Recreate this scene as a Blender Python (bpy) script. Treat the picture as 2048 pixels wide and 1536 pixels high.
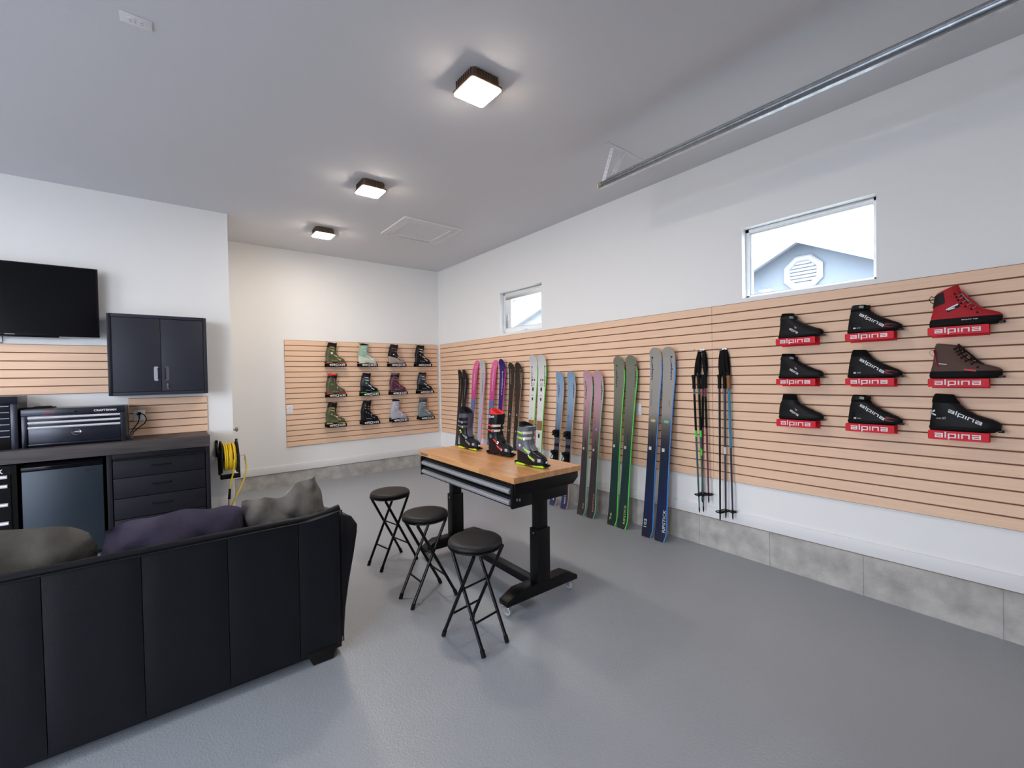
import bpy, bmesh, math, random
from math import sin, cos, pi, radians as R, atan, sqrt
from mathutils import Vector as V, Matrix as Mx, Quaternion
from mathutils.bvhtree import BVHTree

for o in list(bpy.data.objects): bpy.data.objects.remove(o)
SC = bpy.context.scene
COL = SC.collection

# ------------------------------------------------------------------ camera
CAM_POS = V((-3.8293, -6.9136, 1.4968))
YAW, PITCH, ROLL, FPX = 0.6675, -0.0163, -0.0186, 883.04
fw = V((sin(YAW)*cos(PITCH), cos(YAW)*cos(PITCH), sin(PITCH)))
rt = V((cos(YAW), -sin(YAW), 0)); up = rt.cross(fw)
rt2 = rt*cos(ROLL)+up*sin(ROLL); up2 = -rt*sin(ROLL)+up*cos(ROLL)
cd = bpy.data.cameras.new('camera'); cam = bpy.data.objects.new('camera', cd); COL.objects.link(cam)
cd.sensor_fit = 'HORIZONTAL'; cd.sensor_width = 36; cd.lens = 36*FPX/2048; cd.clip_start = 0.05; cd.clip_end = 500
cam.matrix_world = Mx(((rt2.x, up2.x, -fw.x, CAM_POS.x), (rt2.y, up2.y, -fw.y, CAM_POS.y), (rt2.z, up2.z, -fw.z, CAM_POS.z), (0, 0, 0, 1)))
SC.camera = cam

# ------------------------------------------------------------------ sky, exposure
SKY_COL, SKY_STR = (0.80, 0.87, 1.0), 13.0
LAMP_COL, LAMP_STR = (1.0, 0.88, 0.75), 110.0
w = bpy.data.worlds.new('overcast_sky'); SC.world = w; w.use_nodes = True
bg = w.node_tree.nodes['Background']; bg.inputs[0].default_value = (*SKY_COL, 1); bg.inputs[1].default_value = SKY_STR
SC.view_settings.view_transform = 'Standard'; SC.view_settings.look = 'None'
SC.view_settings.exposure = 0.17; SC.view_settings.gamma = 1.0; SC.view_settings.use_curve_mapping = False
# ------------------------------------------------------------------ helpers
def s2l(c):
    return tuple((x/12.92 if x <= 0.04045 else ((x+0.055)/1.055)**2.4) for x in c)
def rgb(r, g, b): return s2l((r/255, g/255, b/255))

MATS = {}
def mat(name, col, rough=0.5, metal=0.0, bump=0.0, bscale=60.0, var=0.0, vscale=6.0, col2=None, coat=0.0, spec=0.5, stretch=(1, 1, 1), emit=None, estr=0, sheen=0.0, rvar=0.0, detail=3.0):
    """procedural material: base colour with optional noise variation towards col2, optional noise bump"""
    if name in MATS: return MATS[name]
    if max(col) < 0.03 and metal < .3 and spec == 0.5: spec = 0.2          # matt black goods reflect little
    m = bpy.data.materials.new(name); m.use_nodes = True; MATS[name] = m
    nt = m.node_tree; b = nt.nodes['Principled BSDF']
    b.inputs['Base Color'].default_value = (*col, 1); b.inputs['Roughness'].default_value = rough; b.inputs['Metallic'].default_value = metal
    b.inputs['Coat Weight'].default_value = coat; b.inputs['Specular IOR Level'].default_value = spec; b.inputs['Sheen Weight'].default_value = sheen
    if emit: b.inputs['Emission Color'].default_value = (*emit, 1); b.inputs['Emission Strength'].default_value = estr
    if var or bump or rvar:
        tc = nt.nodes.new('ShaderNodeTexCoord'); mp = nt.nodes.new('ShaderNodeMapping'); mp.inputs['Scale'].default_value = stretch
        nt.links.new(tc.outputs['Object'], mp.inputs[0])
    if var or rvar:
        n = nt.nodes.new('ShaderNodeTexNoise'); n.inputs['Scale'].default_value = vscale; n.inputs['Detail'].default_value = detail
        nt.links.new(mp.outputs[0], n.inputs[0])
    if var:
        c2 = col2 or tuple(min(1, x*(1-var)) for x in col)
        r = nt.nodes.new('ShaderNodeValToRGB'); r.color_ramp.elements[0].position = 0.3; r.color_ramp.elements[1].position = 0.7
        r.color_ramp.elements[0].color = (*col, 1); r.color_ramp.elements[1].color = (*c2, 1)
        nt.links.new(n.outputs[0], r.inputs[0]); nt.links.new(r.outputs[0], b.inputs['Base Color'])
    if rvar:
        mr = nt.nodes.new('ShaderNodeMapRange'); mr.inputs['To Min'].default_value = max(0, rough-rvar); mr.inputs['To Max'].default_value = min(1, rough+rvar)
        nt.links.new(n.outputs[0], mr.inputs[0]); nt.links.new(mr.outputs[0], b.inputs['Roughness'])
    if bump:
        n2 = nt.nodes.new('ShaderNodeTexNoise'); n2.inputs['Scale'].default_value = bscale; n2.inputs['Detail'].default_value = 2.0
        nt.links.new(mp.outputs[0], n2.inputs[0])
        bp = nt.nodes.new('ShaderNodeBump'); bp.inputs['Strength'].default_value = bump; bp.inputs['Distance'].default_value = 0.01
        nt.links.new(n2.outputs[0], bp.inputs['Height']); nt.links.new(bp.outputs[0], b.inputs['Normal'])
    return m

class MB:
    """collects shapes; build() links them as ONE mesh object"""
    def __init__(s, m=None): s.v = []; s.f = []; s.m = m or Mx.Identity(4)
    def add(s, vs, fs):
        n = len(s.v); s.v += [tuple(s.m @ V(p)) for p in vs]; s.f += [tuple(i+n for i in f) for f in fs]; return s
    def box(s, x0, x1, y0, y1, z0, z1):
        return s.add([(x0,y0,z0),(x1,y0,z0),(x1,y1,z0),(x0,y1,z0),(x0,y0,z1),(x1,y0,z1),(x1,y1,z1),(x0,y1,z1)],
                     [(0,3,2,1),(4,5,6,7),(0,1,5,4),(1,2,6,5),(2,3,7,6),(3,0,4,7)])
    def rbox(s, x0, x1, y0, y1, z0, z1, r, ax='z', n=3):
        """box with the four edges along one axis rounded"""
        def rr(a0, a1, b0, b1):
            o = []
            for cx, cy, t0 in ((a1-r, b1-r, 0), (a0+r, b1-r, 90), (a0+r, b0+r, 180), (a1-r, b0+r, 270)):
                for k in range(n+1): t = R(t0+90*k/n); o.append((cx+r*cos(t), cy+r*sin(t)))
            return o
        if ax == 'z': return s.prism([(a, b) for a, b in rr(x0, x1, y0, y1)], 'z', z0, z1)
        if ax == 'y': return s.prism([(a, b) for a, b in rr(x0, x1, z0, z1)], 'y', y0, y1)
        return s.prism([(a, b) for a, b in rr(y0, y1, z0, z1)], 'x', x0, x1)
    def prism(s, poly, ax, d0, d1):
        """2D outline extruded along an axis; outline coordinates: x->(y,z)  y->(x,z)  z->(x,y)"""
        def P(a, b, d): return (d, a, b) if ax == 'x' else (a, d, b) if ax == 'y' else (a, b, d)
        n = len(poly); vs = [P(a, b, d0) for a, b in poly]+[P(a, b, d1) for a, b in poly]
        fs = [tuple(range(n))[::-1], tuple(range(n, 2*n))]+[(i, (i+1) % n, n+(i+1) % n, n+i) for i in range(n)]
        return s.add(vs, fs)
    def loft(s, rings, cap0=True, cap1=True):
        n = len(rings[0]); vs = [p for r in rings for p in r]; fs = []
        for k in range(len(rings)-1):
            for i in range(n): fs.append((k*n+i, k*n+(i+1) % n, (k+1)*n+(i+1) % n, (k+1)*n+i))
        if cap0: fs.append(tuple(range(n))[::-1])
        if cap1: fs.append(tuple((len(rings)-1)*n+i for i in range(n)))
        return s.add(vs, fs)
    def tube(s, path, r, n=8, closed=False):
        path = [V(p) for p in path]; rings = []; k = len(path)
        rad = r if isinstance(r, (list, tuple)) else [r]*k
        t0 = (path[1]-path[0]).normalized(); ref = t0.orthogonal().normalized()
        for i in range(k):
            a = path[i-1] if (i > 0 or closed) else path[i]; b = path[(i+1) % k] if (i < k-1 or closed) else path[i]
            t = (b-a).normalized(); ref = (ref-t*ref.dot(t)).normalized(); bi = t.cross(ref)
            rings.append([path[i]+(ref*cos(2*pi*j/n)+bi*sin(2*pi*j/n))*rad[i] for j in range(n)])
        if closed: rings.append(rings[0]); return s.loft(rings, False, False)
        return s.loft(rings)
    def lathe(s, prof, c=(0, 0, 0), ax='z', n=24):
        """profile of (radius, height) revolved round an axis through c"""
        rings = []
        for r, h in prof:
            ring = []
            for j in range(n):
                t = 2*pi*j/n; a, b = r*cos(t), r*sin(t)
                p = (a, b, h) if ax == 'z' else (h, a, b) if ax == 'x' else (b, h, a)
                ring.append((c[0]+p[0], c[1]+p[1], c[2]+p[2]))
            rings.append(ring)
        return s.loft(rings)
    def cyl(s, c, r, h, ax='z', n=20): return s.lathe([(r, 0), (r, h)], c, ax, n)
    def sphere(s, c, r, n=12, sc=(1, 1, 1)):
        k = n//2; rings = [[(c[0]+r*sc[0]*sin(pi*i/k)*cos(2*pi*j/n), c[1]+r*sc[1]*sin(pi*i/k)*sin(2*pi*j/n), c[2]-r*sc[2]*cos(pi*i/k)) for j in range(n)] for i in range(1, k)]
        return s.loft(rings)
    def mesh(s, name, bevel=0, smooth=True, ang=35, seg=2):
        me = bpy.data.meshes.new(name)
        bm = bmesh.new(); bv = [bm.verts.new(p) for p in s.v]
        for f in s.f:
            if len(set(f)) > 2:
                try: bm.faces.new([bv[i] for i in f])
                except ValueError: pass
        if bevel: bmesh.ops.remove_doubles(bm, verts=bm.verts, dist=1e-5)
        bmesh.ops.recalc_face_normals(bm, faces=bm.faces)
        if bevel:
            es = [e for e in bm.edges if len(e.link_faces) == 2 and e.calc_face_angle(0) > R(30)]
            bmesh.ops.bevel(bm, geom=es, offset=bevel, segments=seg, affect='EDGES', profile=0.5, clamp_overlap=True)
        bm.to_mesh(me); bm.free()
        if smooth: me.shade_smooth(); me.set_sharp_from_angle(angle=R(ang))
        return me
    def build(s, name, m, parent=None, bevel=0, smooth=True, ang=35, seg=2, loc=None):
        me = s.mesh(name, bevel, smooth, ang, seg); me.materials.append(m if not isinstance(m, str) else MATS[m])
        return link(name, me, parent, loc)

def link(name, me, parent=None, loc=None):
    o = bpy.data.objects.new(name, me); COL.objects.link(o); o.parent = parent
    if loc: o.location = loc
    return o
def tag(o, label=None, cat=None, group=None, kind=None):
    if label: o['label'] = label
    if cat: o['category'] = cat
    if group: o['group'] = group
    if kind: o['kind'] = kind
    return o
def thing(name, label, cat, loc=(0, 0, 0), rot=(0, 0, 0), group=None):
    o = bpy.data.objects.new(name, None); COL.objects.link(o); o.location = loc; o.rotation_euler = rot; o.empty_display_size = 0.05
    return tag(o, label, cat, group)
def struct(name, mb, m, parent=None, **k):
    o = mb.build(name, m, parent, **k)
    if not parent: o['kind'] = 'structure'
    return o
def copy_tree(o, parent=None):
    c = o.copy(); COL.objects.link(c); c.parent = parent
    for ch in list(o.children): copy_tree(ch, c)
    return c
SLOPE = 0.0146                      # the garage floor falls towards the doors
def fz(y): return SLOPE*y
TILT = atan(SLOPE)

# lettering: outlines of the built-in font, and square stroke letters
_tc = {}
def font2d(txt, res=2, bold=0.0):
    k = (txt, res, bold)
    if k not in _tc:
        cu = bpy.data.curves.new('lettering', 'FONT'); cu.body = txt; cu.resolution_u = res; cu.size = 1; cu.offset = bold; cu.fill_mode = 'FRONT'
        ob = bpy.data.objects.new('lettering', cu); COL.objects.link(ob); dg = bpy.context.evaluated_depsgraph_get(); me = ob.evaluated_get(dg).to_mesh()
        vs = [(v.co.x, v.co.y) for v in me.vertices]; fs = [tuple(p.vertices) for p in me.polygons]
        ob.evaluated_get(dg).to_mesh_clear(); bpy.data.objects.remove(ob); bpy.data.curves.remove(cu)
        x0 = min(v[0] for v in vs); x1 = max(v[0] for v in vs); y0 = min(v[1] for v in vs); y1 = max(v[1] for v in vs)
        _tc[k] = ([((x-x0)/(x1-x0), (y-y0)/(y1-y0)) for x, y in vs], fs)
    return _tc[k]
# square letters: strokes on a unit-wide, unit-high cell
GL = {'a': ([(0.02, 1, .94, 1), (.94, 1, .94, 0), (.94, 0, .06, 0), (.06, 0, .06, .5), (.06, .5, .94, .5)], 1.0),
      'l': ([(.0, 1.42, .0, 0)], 0.0), 'i': ([(.0, 1, .0, 0)], 0.0),
      'p': ([(.06, -.42, .06, 1), (.06, 1, .94, 1), (.94, 1, .94, 0), (.94, 0, .06, 0)], 1.0),
      'n': ([(.06, 0, .06, 1), (.06, 1, .94, 1), (.94, 1, .94, 0)], 1.0),
      'R': ([(.06, 0, .06, 1), (.06, 1, .94, 1), (.94, 1, .94, .45), (.94, .45, .3, .45), (.5, .45, .94, 0)], 1.0),
      'O': ([(.06, 0, .06, 1), (.06, 1, .94, 1), (.94, 1, .94, 0), (.94, 0, .06, 0)], 1.0),
      'X': ([(.04, 0, .96, 1), (.04, 1, .96, 0)], 1.0),
      'A': ([(.06, 0, .06, 1), (.06, 1, .94, 1), (.94, 1, .94, 0), (.06, .42, .94, .42)], 1.0),
      '*': ([(.2, .2, .8, .8), (.2, .8, .8, .2), (.5, .1, .5, .9), (.1, .5, .9, .5)], .8), ' ': ([], .3)}
def stroke2d(txt, th=0.24, wide=1.35, gap=0.42, n=4):
    vs, fs = [], []; x = 0.0
    for ch in txt:
        st, wd = GL[ch]
        for (a, b, c, d) in st:
            p = V((x+a*wide, b)); q = V((x+c*wide, d)); t = (q-p).normalized(); nrm = V((-t.y, t.x))*th/2
            p2 = p-t*th/2*(abs(t.x*t.y) < .01); q2 = q+t*th/2*(abs(t.x*t.y) < .01)
            k = len(vs)
            for i in range(n+1):
                m = p2.lerp(q2, i/n); vs += [tuple(m-nrm), tuple(m+nrm)]
            fs += [(k+2*i, k+2*i+2, k+2*i+3, k+2*i+1) for i in range(n)]
        x += wd*wide+gap
    x0 = min(v[0] for v in vs); x1 = max(v[0] for v in vs); y0 = min(v[1] for v in vs); y1 = max(v[1] for v in vs)
    return [((a-x0)/(x1-x0), (b-y0)/(y1-y0)) for a, b in vs], fs, [i//(2*n+2) for i in range(len(vs))]
def put_text(flat, o, u, v, t, bvh=None):
    """flat lettering (unit square) laid at origin o along vectors u, v; given a surface it is draped onto it along -u x v"""
    o, u, v = V(o), V(u), V(v); n = u.cross(v).normalized(); mb = MB(); vs = []
    lay = flat[2] if len(flat) > 2 else None
    for q, (a, b) in enumerate(flat[0]):
        p = o+u*a+v*b
        if bvh:
            h = bvh.ray_cast(p+n*0.3, -n)
            p = h[0]+n*t if h[0] is not None else p
        if lay: p = p+n*(lay[q]*.00006)          # crossing strokes lie on one another, not in one plane
        vs.append(p)
    if bvh: return mb.add(vs, flat[1])
    if lay: return mb.add([p+n*t for p in vs], flat[1])
    k = len(vs); mb.add(vs+[p+n*t for p in vs], list(flat[1])+[tuple(i+k for i in f) for f in flat[1]])
    cnt = {}
    for f in flat[1]:
        for i in range(len(f)): e = (f[i], f[(i+1) % len(f)]); cnt[tuple(sorted(e))] = cnt.get(tuple(sorted(e)), 0)+1
    mb.add(vs+[p+n*t for p in vs], [(a, b, b+k, a+k) for (a, b), c in cnt.items() if c == 1])
    return mb
def bvh_of(mb): return BVHTree.FromPolygons([V(p) for p in mb.v], [f for f in mb.f if len(set(f)) > 2])
# ------------------------------------------------------------------ materials of the room
mat('wall_paint', rgb(240, 240, 239), 0.75, bump=0.05, bscale=220)
mat('ceiling_paint', rgb(217, 217, 220), 0.85, bump=0.06, bscale=200)
mat('trim_white', rgb(232, 232, 232), 0.5)
mat('vinyl_white', rgb(238, 240, 240), 0.35)
mat('concrete', rgb(196, 193, 188), 0.9, bump=0.35, bscale=45, var=0.2, vscale=7, col2=rgb(158, 155, 150), detail=9)
mat('mudsill', rgb(150, 120, 96), 0.8)
mat('black_metal', rgb(18, 18, 19), 0.35)
mat('black_satin', rgb(22, 22, 24), 0.5, bump=0.05, bscale=300)
mat('black_rubber', rgb(20, 20, 21), 0.8)
mat('chrome', (0.75, 0.75, 0.77), 0.18, 1.0)
mat('galvanized', (0.62, 0.64, 0.66), 0.3, 1.0, var=0.25, vscale=25, rvar=0.08)
mat('white_plastic', rgb(232, 232, 234), 0.4)
mat('dark_hole', rgb(12, 12, 12), 0.9)
mat('groove_brown', rgb(132, 92, 70), 0.85)
def floor_material():
    m = bpy.data.materials.new('epoxy_floor'); m.use_nodes = True; MATS['epoxy_floor'] = m; nt = m.node_tree; b = nt.nodes['Principled BSDF']
    tc = nt.nodes.new('ShaderNodeTexCoord')
    n = nt.nodes.new('ShaderNodeTexNoise'); n.inputs['Scale'].default_value = 0.9; n.inputs['Detail'].default_value = 4
    r = nt.nodes.new('ShaderNodeValToRGB'); r.color_ramp.elements[0].color = (*rgb(151, 157, 164), 1); r.color_ramp.elements[1].color = (*rgb(161, 167, 174), 1)
    v = nt.nodes.new('ShaderNodeTexVoronoi'); v.inputs['Scale'].default_value = 150; v.feature = 'SMOOTH_F1'
    n2 = nt.nodes.new('ShaderNodeTexNoise'); n2.inputs['Scale'].default_value = 80; n2.inputs['Detail'].default_value = 3
    mx = nt.nodes.new('ShaderNodeMath'); mx.operation = 'MULTIPLY_ADD'; mx.inputs[1].default_value = 0.7
    bp = nt.nodes.new('ShaderNodeBump'); bp.inputs['Strength'].default_value = 0.3; bp.inputs['Distance'].default_value = 0.003
    for a in (n, v, n2): nt.links.new(tc.outputs['Object'], a.inputs['Vector'])
    nt.links.new(n.outputs[0], r.inputs[0]); nt.links.new(r.outputs[0], b.inputs['Base Color'])
    nt.links.new(v.outputs['Distance'], mx.inputs[0]); nt.links.new(n2.outputs[0], mx.inputs[2]); nt.links.new(mx.outputs[0], bp.inputs['Height']); nt.links.new(bp.outputs[0], b.inputs['Normal'])
    b.inputs['Roughness'].default_value = 0.42; b.inputs['Specular IOR Level'].default_value = 0.45; b.inputs['Coat Weight'].default_value = 0.25; b.inputs['Coat Roughness'].default_value = 0.22
    nt.links.new(bp.outputs[0], b.inputs['Coat Normal'])
floor_material()
def wood_material(name, c1, c2, rough, axis, scale=(1, 1, 1), rnd=0.12, dist=2.0, coat=0.0):
    m = bpy.data.materials.new(name); m.use_nodes = True; MATS[name] = m; nt = m.node_tree; b = nt.nodes['Principled BSDF']
    tc = nt.nodes.new('ShaderNodeTexCoord'); mp = nt.nodes.new('ShaderNodeMapping'); mp.inputs['Scale'].default_value = scale
    oi = nt.nodes.new('ShaderNodeObjectInfo'); va = nt.nodes.new('ShaderNodeVectorMath'); va.operation = 'MULTIPLY_ADD'
    cb = nt.nodes.new('ShaderNodeCombineXYZ')
    for i in range(3): nt.links.new(oi.outputs['Random'], cb.inputs[i])
    va.inputs[1].default_value = (37, 53, 71); nt.links.new(cb.outputs[0], va.inputs[0]); nt.links.new(mp.outputs[0], va.inputs[2])
    nt.links.new(tc.outputs['Object'], mp.inputs[0])
    n = nt.nodes.new('ShaderNodeTexNoise'); n.inputs['Scale'].default_value = 1.0; n.inputs['Detail'].default_value = 6; n.inputs['Distortion'].default_value = dist
    nt.links.new(va.outputs[0], n.inputs['Vector'])
    r = nt.nodes.new('ShaderNodeValToRGB'); r.color_ramp.elements[0].position = 0.3; r.color_ramp.elements[1].position = 0.75
    r.color_ramp.elements[0].color = (*c1, 1); r.color_ramp.elements[1].color = (*c2, 1)
    nt.links.new(n.outputs[0], r.inputs[0])
    hs = nt.nodes.new('ShaderNodeHueSaturation'); mr = nt.nodes.new('ShaderNodeMapRange'); mr.inputs['To Min'].default_value = 1-rnd; mr.inputs['To Max'].default_value = 1+rnd
    nt.links.new(oi.outputs['Random'], mr.inputs[0]); nt.links.new(mr.outputs[0], hs.inputs['Value']); nt.links.new(r.outputs[0], hs.inputs['Color'])
    nt.links.new(hs.outputs[0], b.inputs['Base Color']); b.inputs['Roughness'].default_value = rough; b.inputs['Coat Weight'].default_value = coat; b.inputs['Coat Roughness'].default_value = 0.25
    return m
wood_material('maple', rgb(241, 205, 174), rgb(233, 193, 161), 0.5, 0, (1.2, 1.2, 40), rnd=0.015)

# ------------------------------------------------------------------ room shell
H = 3.364; YT = -1.0966; XE = -3.2325; YF = -7.55; XL = -10.2; ZC = 0.205
WY = [(-2.704, -1.81), (-6.088, -5.20)]; WZ = (2.12, 2.70)
fl = MB(); xs = (XL-.15, .15); ys = (YF-.15, .15)
fl.add([(x, y, fz(y)-t) for t in (0, .12) for x, y in ((xs[0], ys[0]), (xs[1], ys[0]), (xs[1], ys[1]), (xs[0], ys[1]))], [(0, 1, 2, 3), (7, 6, 5, 4), (0, 4, 5, 1), (1, 5, 6, 2), (2, 6, 7, 3), (3, 7, 4, 0)])
struct('floor', fl, MATS['epoxy_floor'], smooth=False)
struct('ceiling', MB().box(XL-.15, .15, YF-.15, .15, H, H+.15), MATS['ceiling_paint'], smooth=False)
wr = MB().box(0, .15, YF, .15, ZC, WZ[0]).box(0, .15, YF, .15, WZ[1], H)
for a, b in ((YF, WY[1][0]), (WY[1][1], WY[0][0]), (WY[0][1], .15)): wr.box(0, .15, a, b, *WZ)
struct('wall_right', wr, MATS['wall_paint'], smooth=False)
struct('wall_back', MB().box(XE-.05, 0, 0, .15, ZC, H), MATS['wall_paint'], smooth=False)
struct('wall_left', MB().box(XL, XE, YT, .15, fz(YT)-.03, H), MATS['wall_paint'], smooth=False)
SD = (-6.3, -3.8)                   # unseen opening added in the far left wall to light the right wall
DR_H = 2.9
struct('wall_side', MB().box(XL-.15, XL, YF, SD[0], -.15, H).box(XL-.15, XL, SD[1], YT, -.15, H).box(XL-.15, XL, SD[0], SD[1], DR_H, H), MATS['wall_paint'], smooth=False)
DR, DL = (-5.05, -0.95), (-9.3, -6.6); DH = 2.9
wf = MB().box(XL, .15, YF-.15, YF, DH, H)
for a, b in ((XL, DL[0]), (DL[1], DR[0]), (DR[1], .15)): wf.box(a, b, YF-.15, YF, -.2, DH)
struct('wall_front', wf, MATS['wall_paint'], smooth=False)
# poured concrete stem wall below the plaster, with faint form seams
def stem(name, ax, a0, a1, seams):
    m = MB()
    if ax == 'y': m.box(0.001, .15, a0, a1, fz(a0)-.05, ZC-.004)
    else: m.box(a0, a1, 0.001, .15, -.05, ZC-.004)
    for sm in seams:
        if ax == 'y': m.box(-.004, .01, sm-.006, sm+.006, fz(sm), ZC-.01)
        else: m.box(sm-.006, sm+.006, -.004, .01, 0, ZC-.01)
    return struct(name, m, MATS['concrete'], smooth=False, bevel=0)
stem('trim_1', 'y', YF, 0, (-4.79, -5.39, -6.0, -6.66, -3.6)); stem('trim_2', 'x', XE, .15, (-.93, -2.05))
struct('trim_3', MB().box(-.002, .02, YF, 0, ZC-.008, ZC), MATS['mudsill'], smooth=False)
struct('trim_4', MB().box(XE, 0, -.002, .02, ZC-.008, ZC), MATS['mudsill'], smooth=False)
struct('baseboard_right', MB().box(-.012, .001, YF, 0, ZC, .300), MATS['trim_white'], bevel=.002)
struct('baseboard_back', MB().box(XE, -.012, -.012, .001, ZC, .306), MATS['trim_white'], bevel=.002)
# closed sectional door behind the camera
gd = thing('garage_door', 'dark sectional garage door, closed, at the far right bay', 'garage door', (0, 0, 0))
for k in range(5):
    z0 = -.11+k*(DH+.11)/5
    MB().box(DR[0]+.003, DR[1]-.003, YF-.1, YF-.05, z0+.004, z0+(DH+.11)/5-.004).build('door_section', mat('door_brown', rgb(70, 62, 56), .5), gd, bevel=.006)
# side door in the return wall, only its knob can be seen
d1 = struct('door_1', MB().box(XE, XE+.008, -.96, -.16, .02, 2.05), MATS['trim_white'], smooth=False)
MB().lathe([(.012, 0), (.012, .03), (.026, .038), (.028, .052), (.018, .06)], (XE+.008, -.897, .945), 'x', 16).build('door_knob', mat('nickel', (.5, .47, .44), .3, 1), d1)

# windows
glass = bpy.data.materials.new('window_glass'); glass.use_nodes = True; MATS['window_glass'] = glass
nt = glass.node_tree; nt.nodes.remove(nt.nodes['Principled BSDF']); gl = nt.nodes.new('ShaderNodeBsdfGlossy'); gl.inputs['Roughness'].default_value = 0.0
tr = nt.nodes.new('ShaderNodeBsdfTransparent'); tr.inputs[0].default_value = (0.94, 0.97, 0.97, 1); ms = nt.nodes.new('ShaderNodeMixShader'); lw = nt.nodes.new('ShaderNodeLayerWeight'); lw.inputs[0].default_value = 0.5; pw = nt.nodes.new('ShaderNodeMath'); pw.operation = 'POWER'; pw.inputs[1].default_value = 5.0
fr = nt.nodes.new('ShaderNodeMath'); fr.operation = 'MULTIPLY_ADD'; fr.inputs[1].default_value = 0.95; fr.inputs[2].default_value = 0.04; nt.links.new(lw.outputs['Facing'], pw.inputs[0]); nt.links.new(pw.outputs[0], fr.inputs[0])
nt.links.new(fr.outputs[0], ms.inputs[0]); nt.links.new(tr.outputs[0], ms.inputs[1]); nt.links.new(gl.outputs[0], ms.inputs[2]); nt.links.new(ms.outputs[0], nt.nodes['Material Output'].inputs[0])
def window(name, wy, gy, gz):
    root = bpy.data.objects.new(name, None); COL.objects.link(root); root['kind'] = 'structure'
    y0, y1 = wy; z0, z1 = WZ; m = MB()
    m.box(.07, .13, y0, y1, z0, z0+.025).box(.07, .13, y0, y1, z1-.03, z1).box(.07, .13, y0, y0+.03, z0, z1).box(.07, .13, y1-.03, y1, z0, z1)
    m.build('window_frame', MATS['vinyl_white'], root, bevel=.003)
    s = MB(); a0, a1 = gy; b0, b1 = gz
    s.box(.08, .115, y0+.028, y1-.028, z0+.024, b0).box(.08, .115, y0+.028, y1-.028, b1, z1-.028).box(.08, .115, y0+.028, a0, b0, b1).box(.08, .115, a1, y1-.028, b0, b1)
    s.build('window_sash', MATS['vinyl_white'], root, bevel=.002)
    MB().box(.098, .101, a0-.004, a1+.004, b0-.004, b1+.004).build('pane', glass, root, smooth=False)
    return root
w1 = window('window_1', WY[0], (-2.60, -1.965), (2.197, 2.605))
MB().box(.045, .08, -2.33, -2.22, 2.135, 2.15).box(.04, .05, -2.33, -2.25, 2.146, 2.158).build('crank_handle', MATS['white_plastic'], w1, bevel=.003)
MB().box(.06, .08, -1.93, -1.915, 2.30, 2.40).build('sash_lock', MATS['white_plastic'], w1, bevel=.003)
MB().box(.094, .097, -2.035, -1.985, 2.562, 2.58).build('maker_sticker', mat('sticker_blue', rgb(120, 160, 190), .5), w1)
w2 = window('window_2', WY[1], (-6.055, -5.244), (2.149, 2.658))

# daylight enters through the openings
def portal(name, loc, rot, sx, sy):
    l = bpy.data.lights.new(name, 'AREA'); l.shape = 'RECTANGLE'; l.size = sx; l.size_y = sy; l.cycles.is_portal = True
    o = bpy.data.objects.new(name, l); COL.objects.link(o); o.location = loc; o.rotation_euler = rot; return o
portal('bay_daylight', ((DL[0]+DL[1])/2, YF-.16, DH/2-.05), (R(90), 0, 0), DL[1]-DL[0], DH+.1)
portal('added_side_daylight', (XL-.16, sum(SD)/2, DR_H/2-.05), (0, R(-90), 0), DR_H+.1, SD[1]-SD[0])  # sky portal of the invented, unseen side opening
for k, (a, b) in enumerate(WY): portal('window_daylight', (.16, (a+b)/2, sum(WZ)/2), (0, R(90), 0), WZ[1]-WZ[0], b-a)

# ------------------------------------------------------------------ slat wall panels
SP = 0.0762; GAP = 0.0098
def slat_panel(name, label, ax, a0, a1, ztop, n, plane=0.0):
    """ax 'y': on the right wall, running along y;  ax 'x': on a wall facing -y at y=plane"""
    L = a1-a0
    root = thing(name, label, 'slat wall', (0, (a0+a1)/2, ztop-n*SP) if ax == 'y' else ((a0+a1)/2, plane, ztop-n*SP))
    h = L/2
    if ax == 'y': MB().box(-.0085, -.001, -h, h, 0, n*SP).build('backing_board', MATS['groove_brown'], root, smooth=False)
    else: MB().box(-h, h, -.0085, -.001, 0, n*SP).build('backing_board', MATS['groove_brown'], root, smooth=False)
    z0, z1 = GAP/2, SP-GAP/2
    me = None
    for k in range(n):
        if me is None:
            sl = MB().box(-.020, -.008, -h, h, z0, z1) if ax == 'y' else MB().box(-h, h, -.020, -.008, z0, z1)
            o = sl.build('slat', MATS['maple'], root, smooth=False); me = o.data
        else: o = link('slat', me, root)
        o.location.z = k*SP
    return root
PT = 2.083
slat_panel('slat_wall_panel', 'long maple slat wall behind the leaning skis, up to the thin seam beside the poles', 'y', -4.944, -.055, PT, 20)
slat_panel('slat_wall_panel', 'maple slat wall holding the nine shoes on red brackets', 'y', YF, -4.9465, PT, 20)
slat_panel('slat_wall_panel', 'maple slat wall on the back wall holding the twelve ski boots', 'x', -2.479, -.055, PT-.003, 20, 0)
slat_panel('slat_wall_panel', 'strip of six pale maple slats under the television', 'x', -6.3, -4.15, 1.871, 6, YT)
slat_panel('slat_wall_panel', 'short strip of maple slats with an outlet behind the worktop', 'x', -4.11, -3.468, 1.352, 5, YT)

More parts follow.
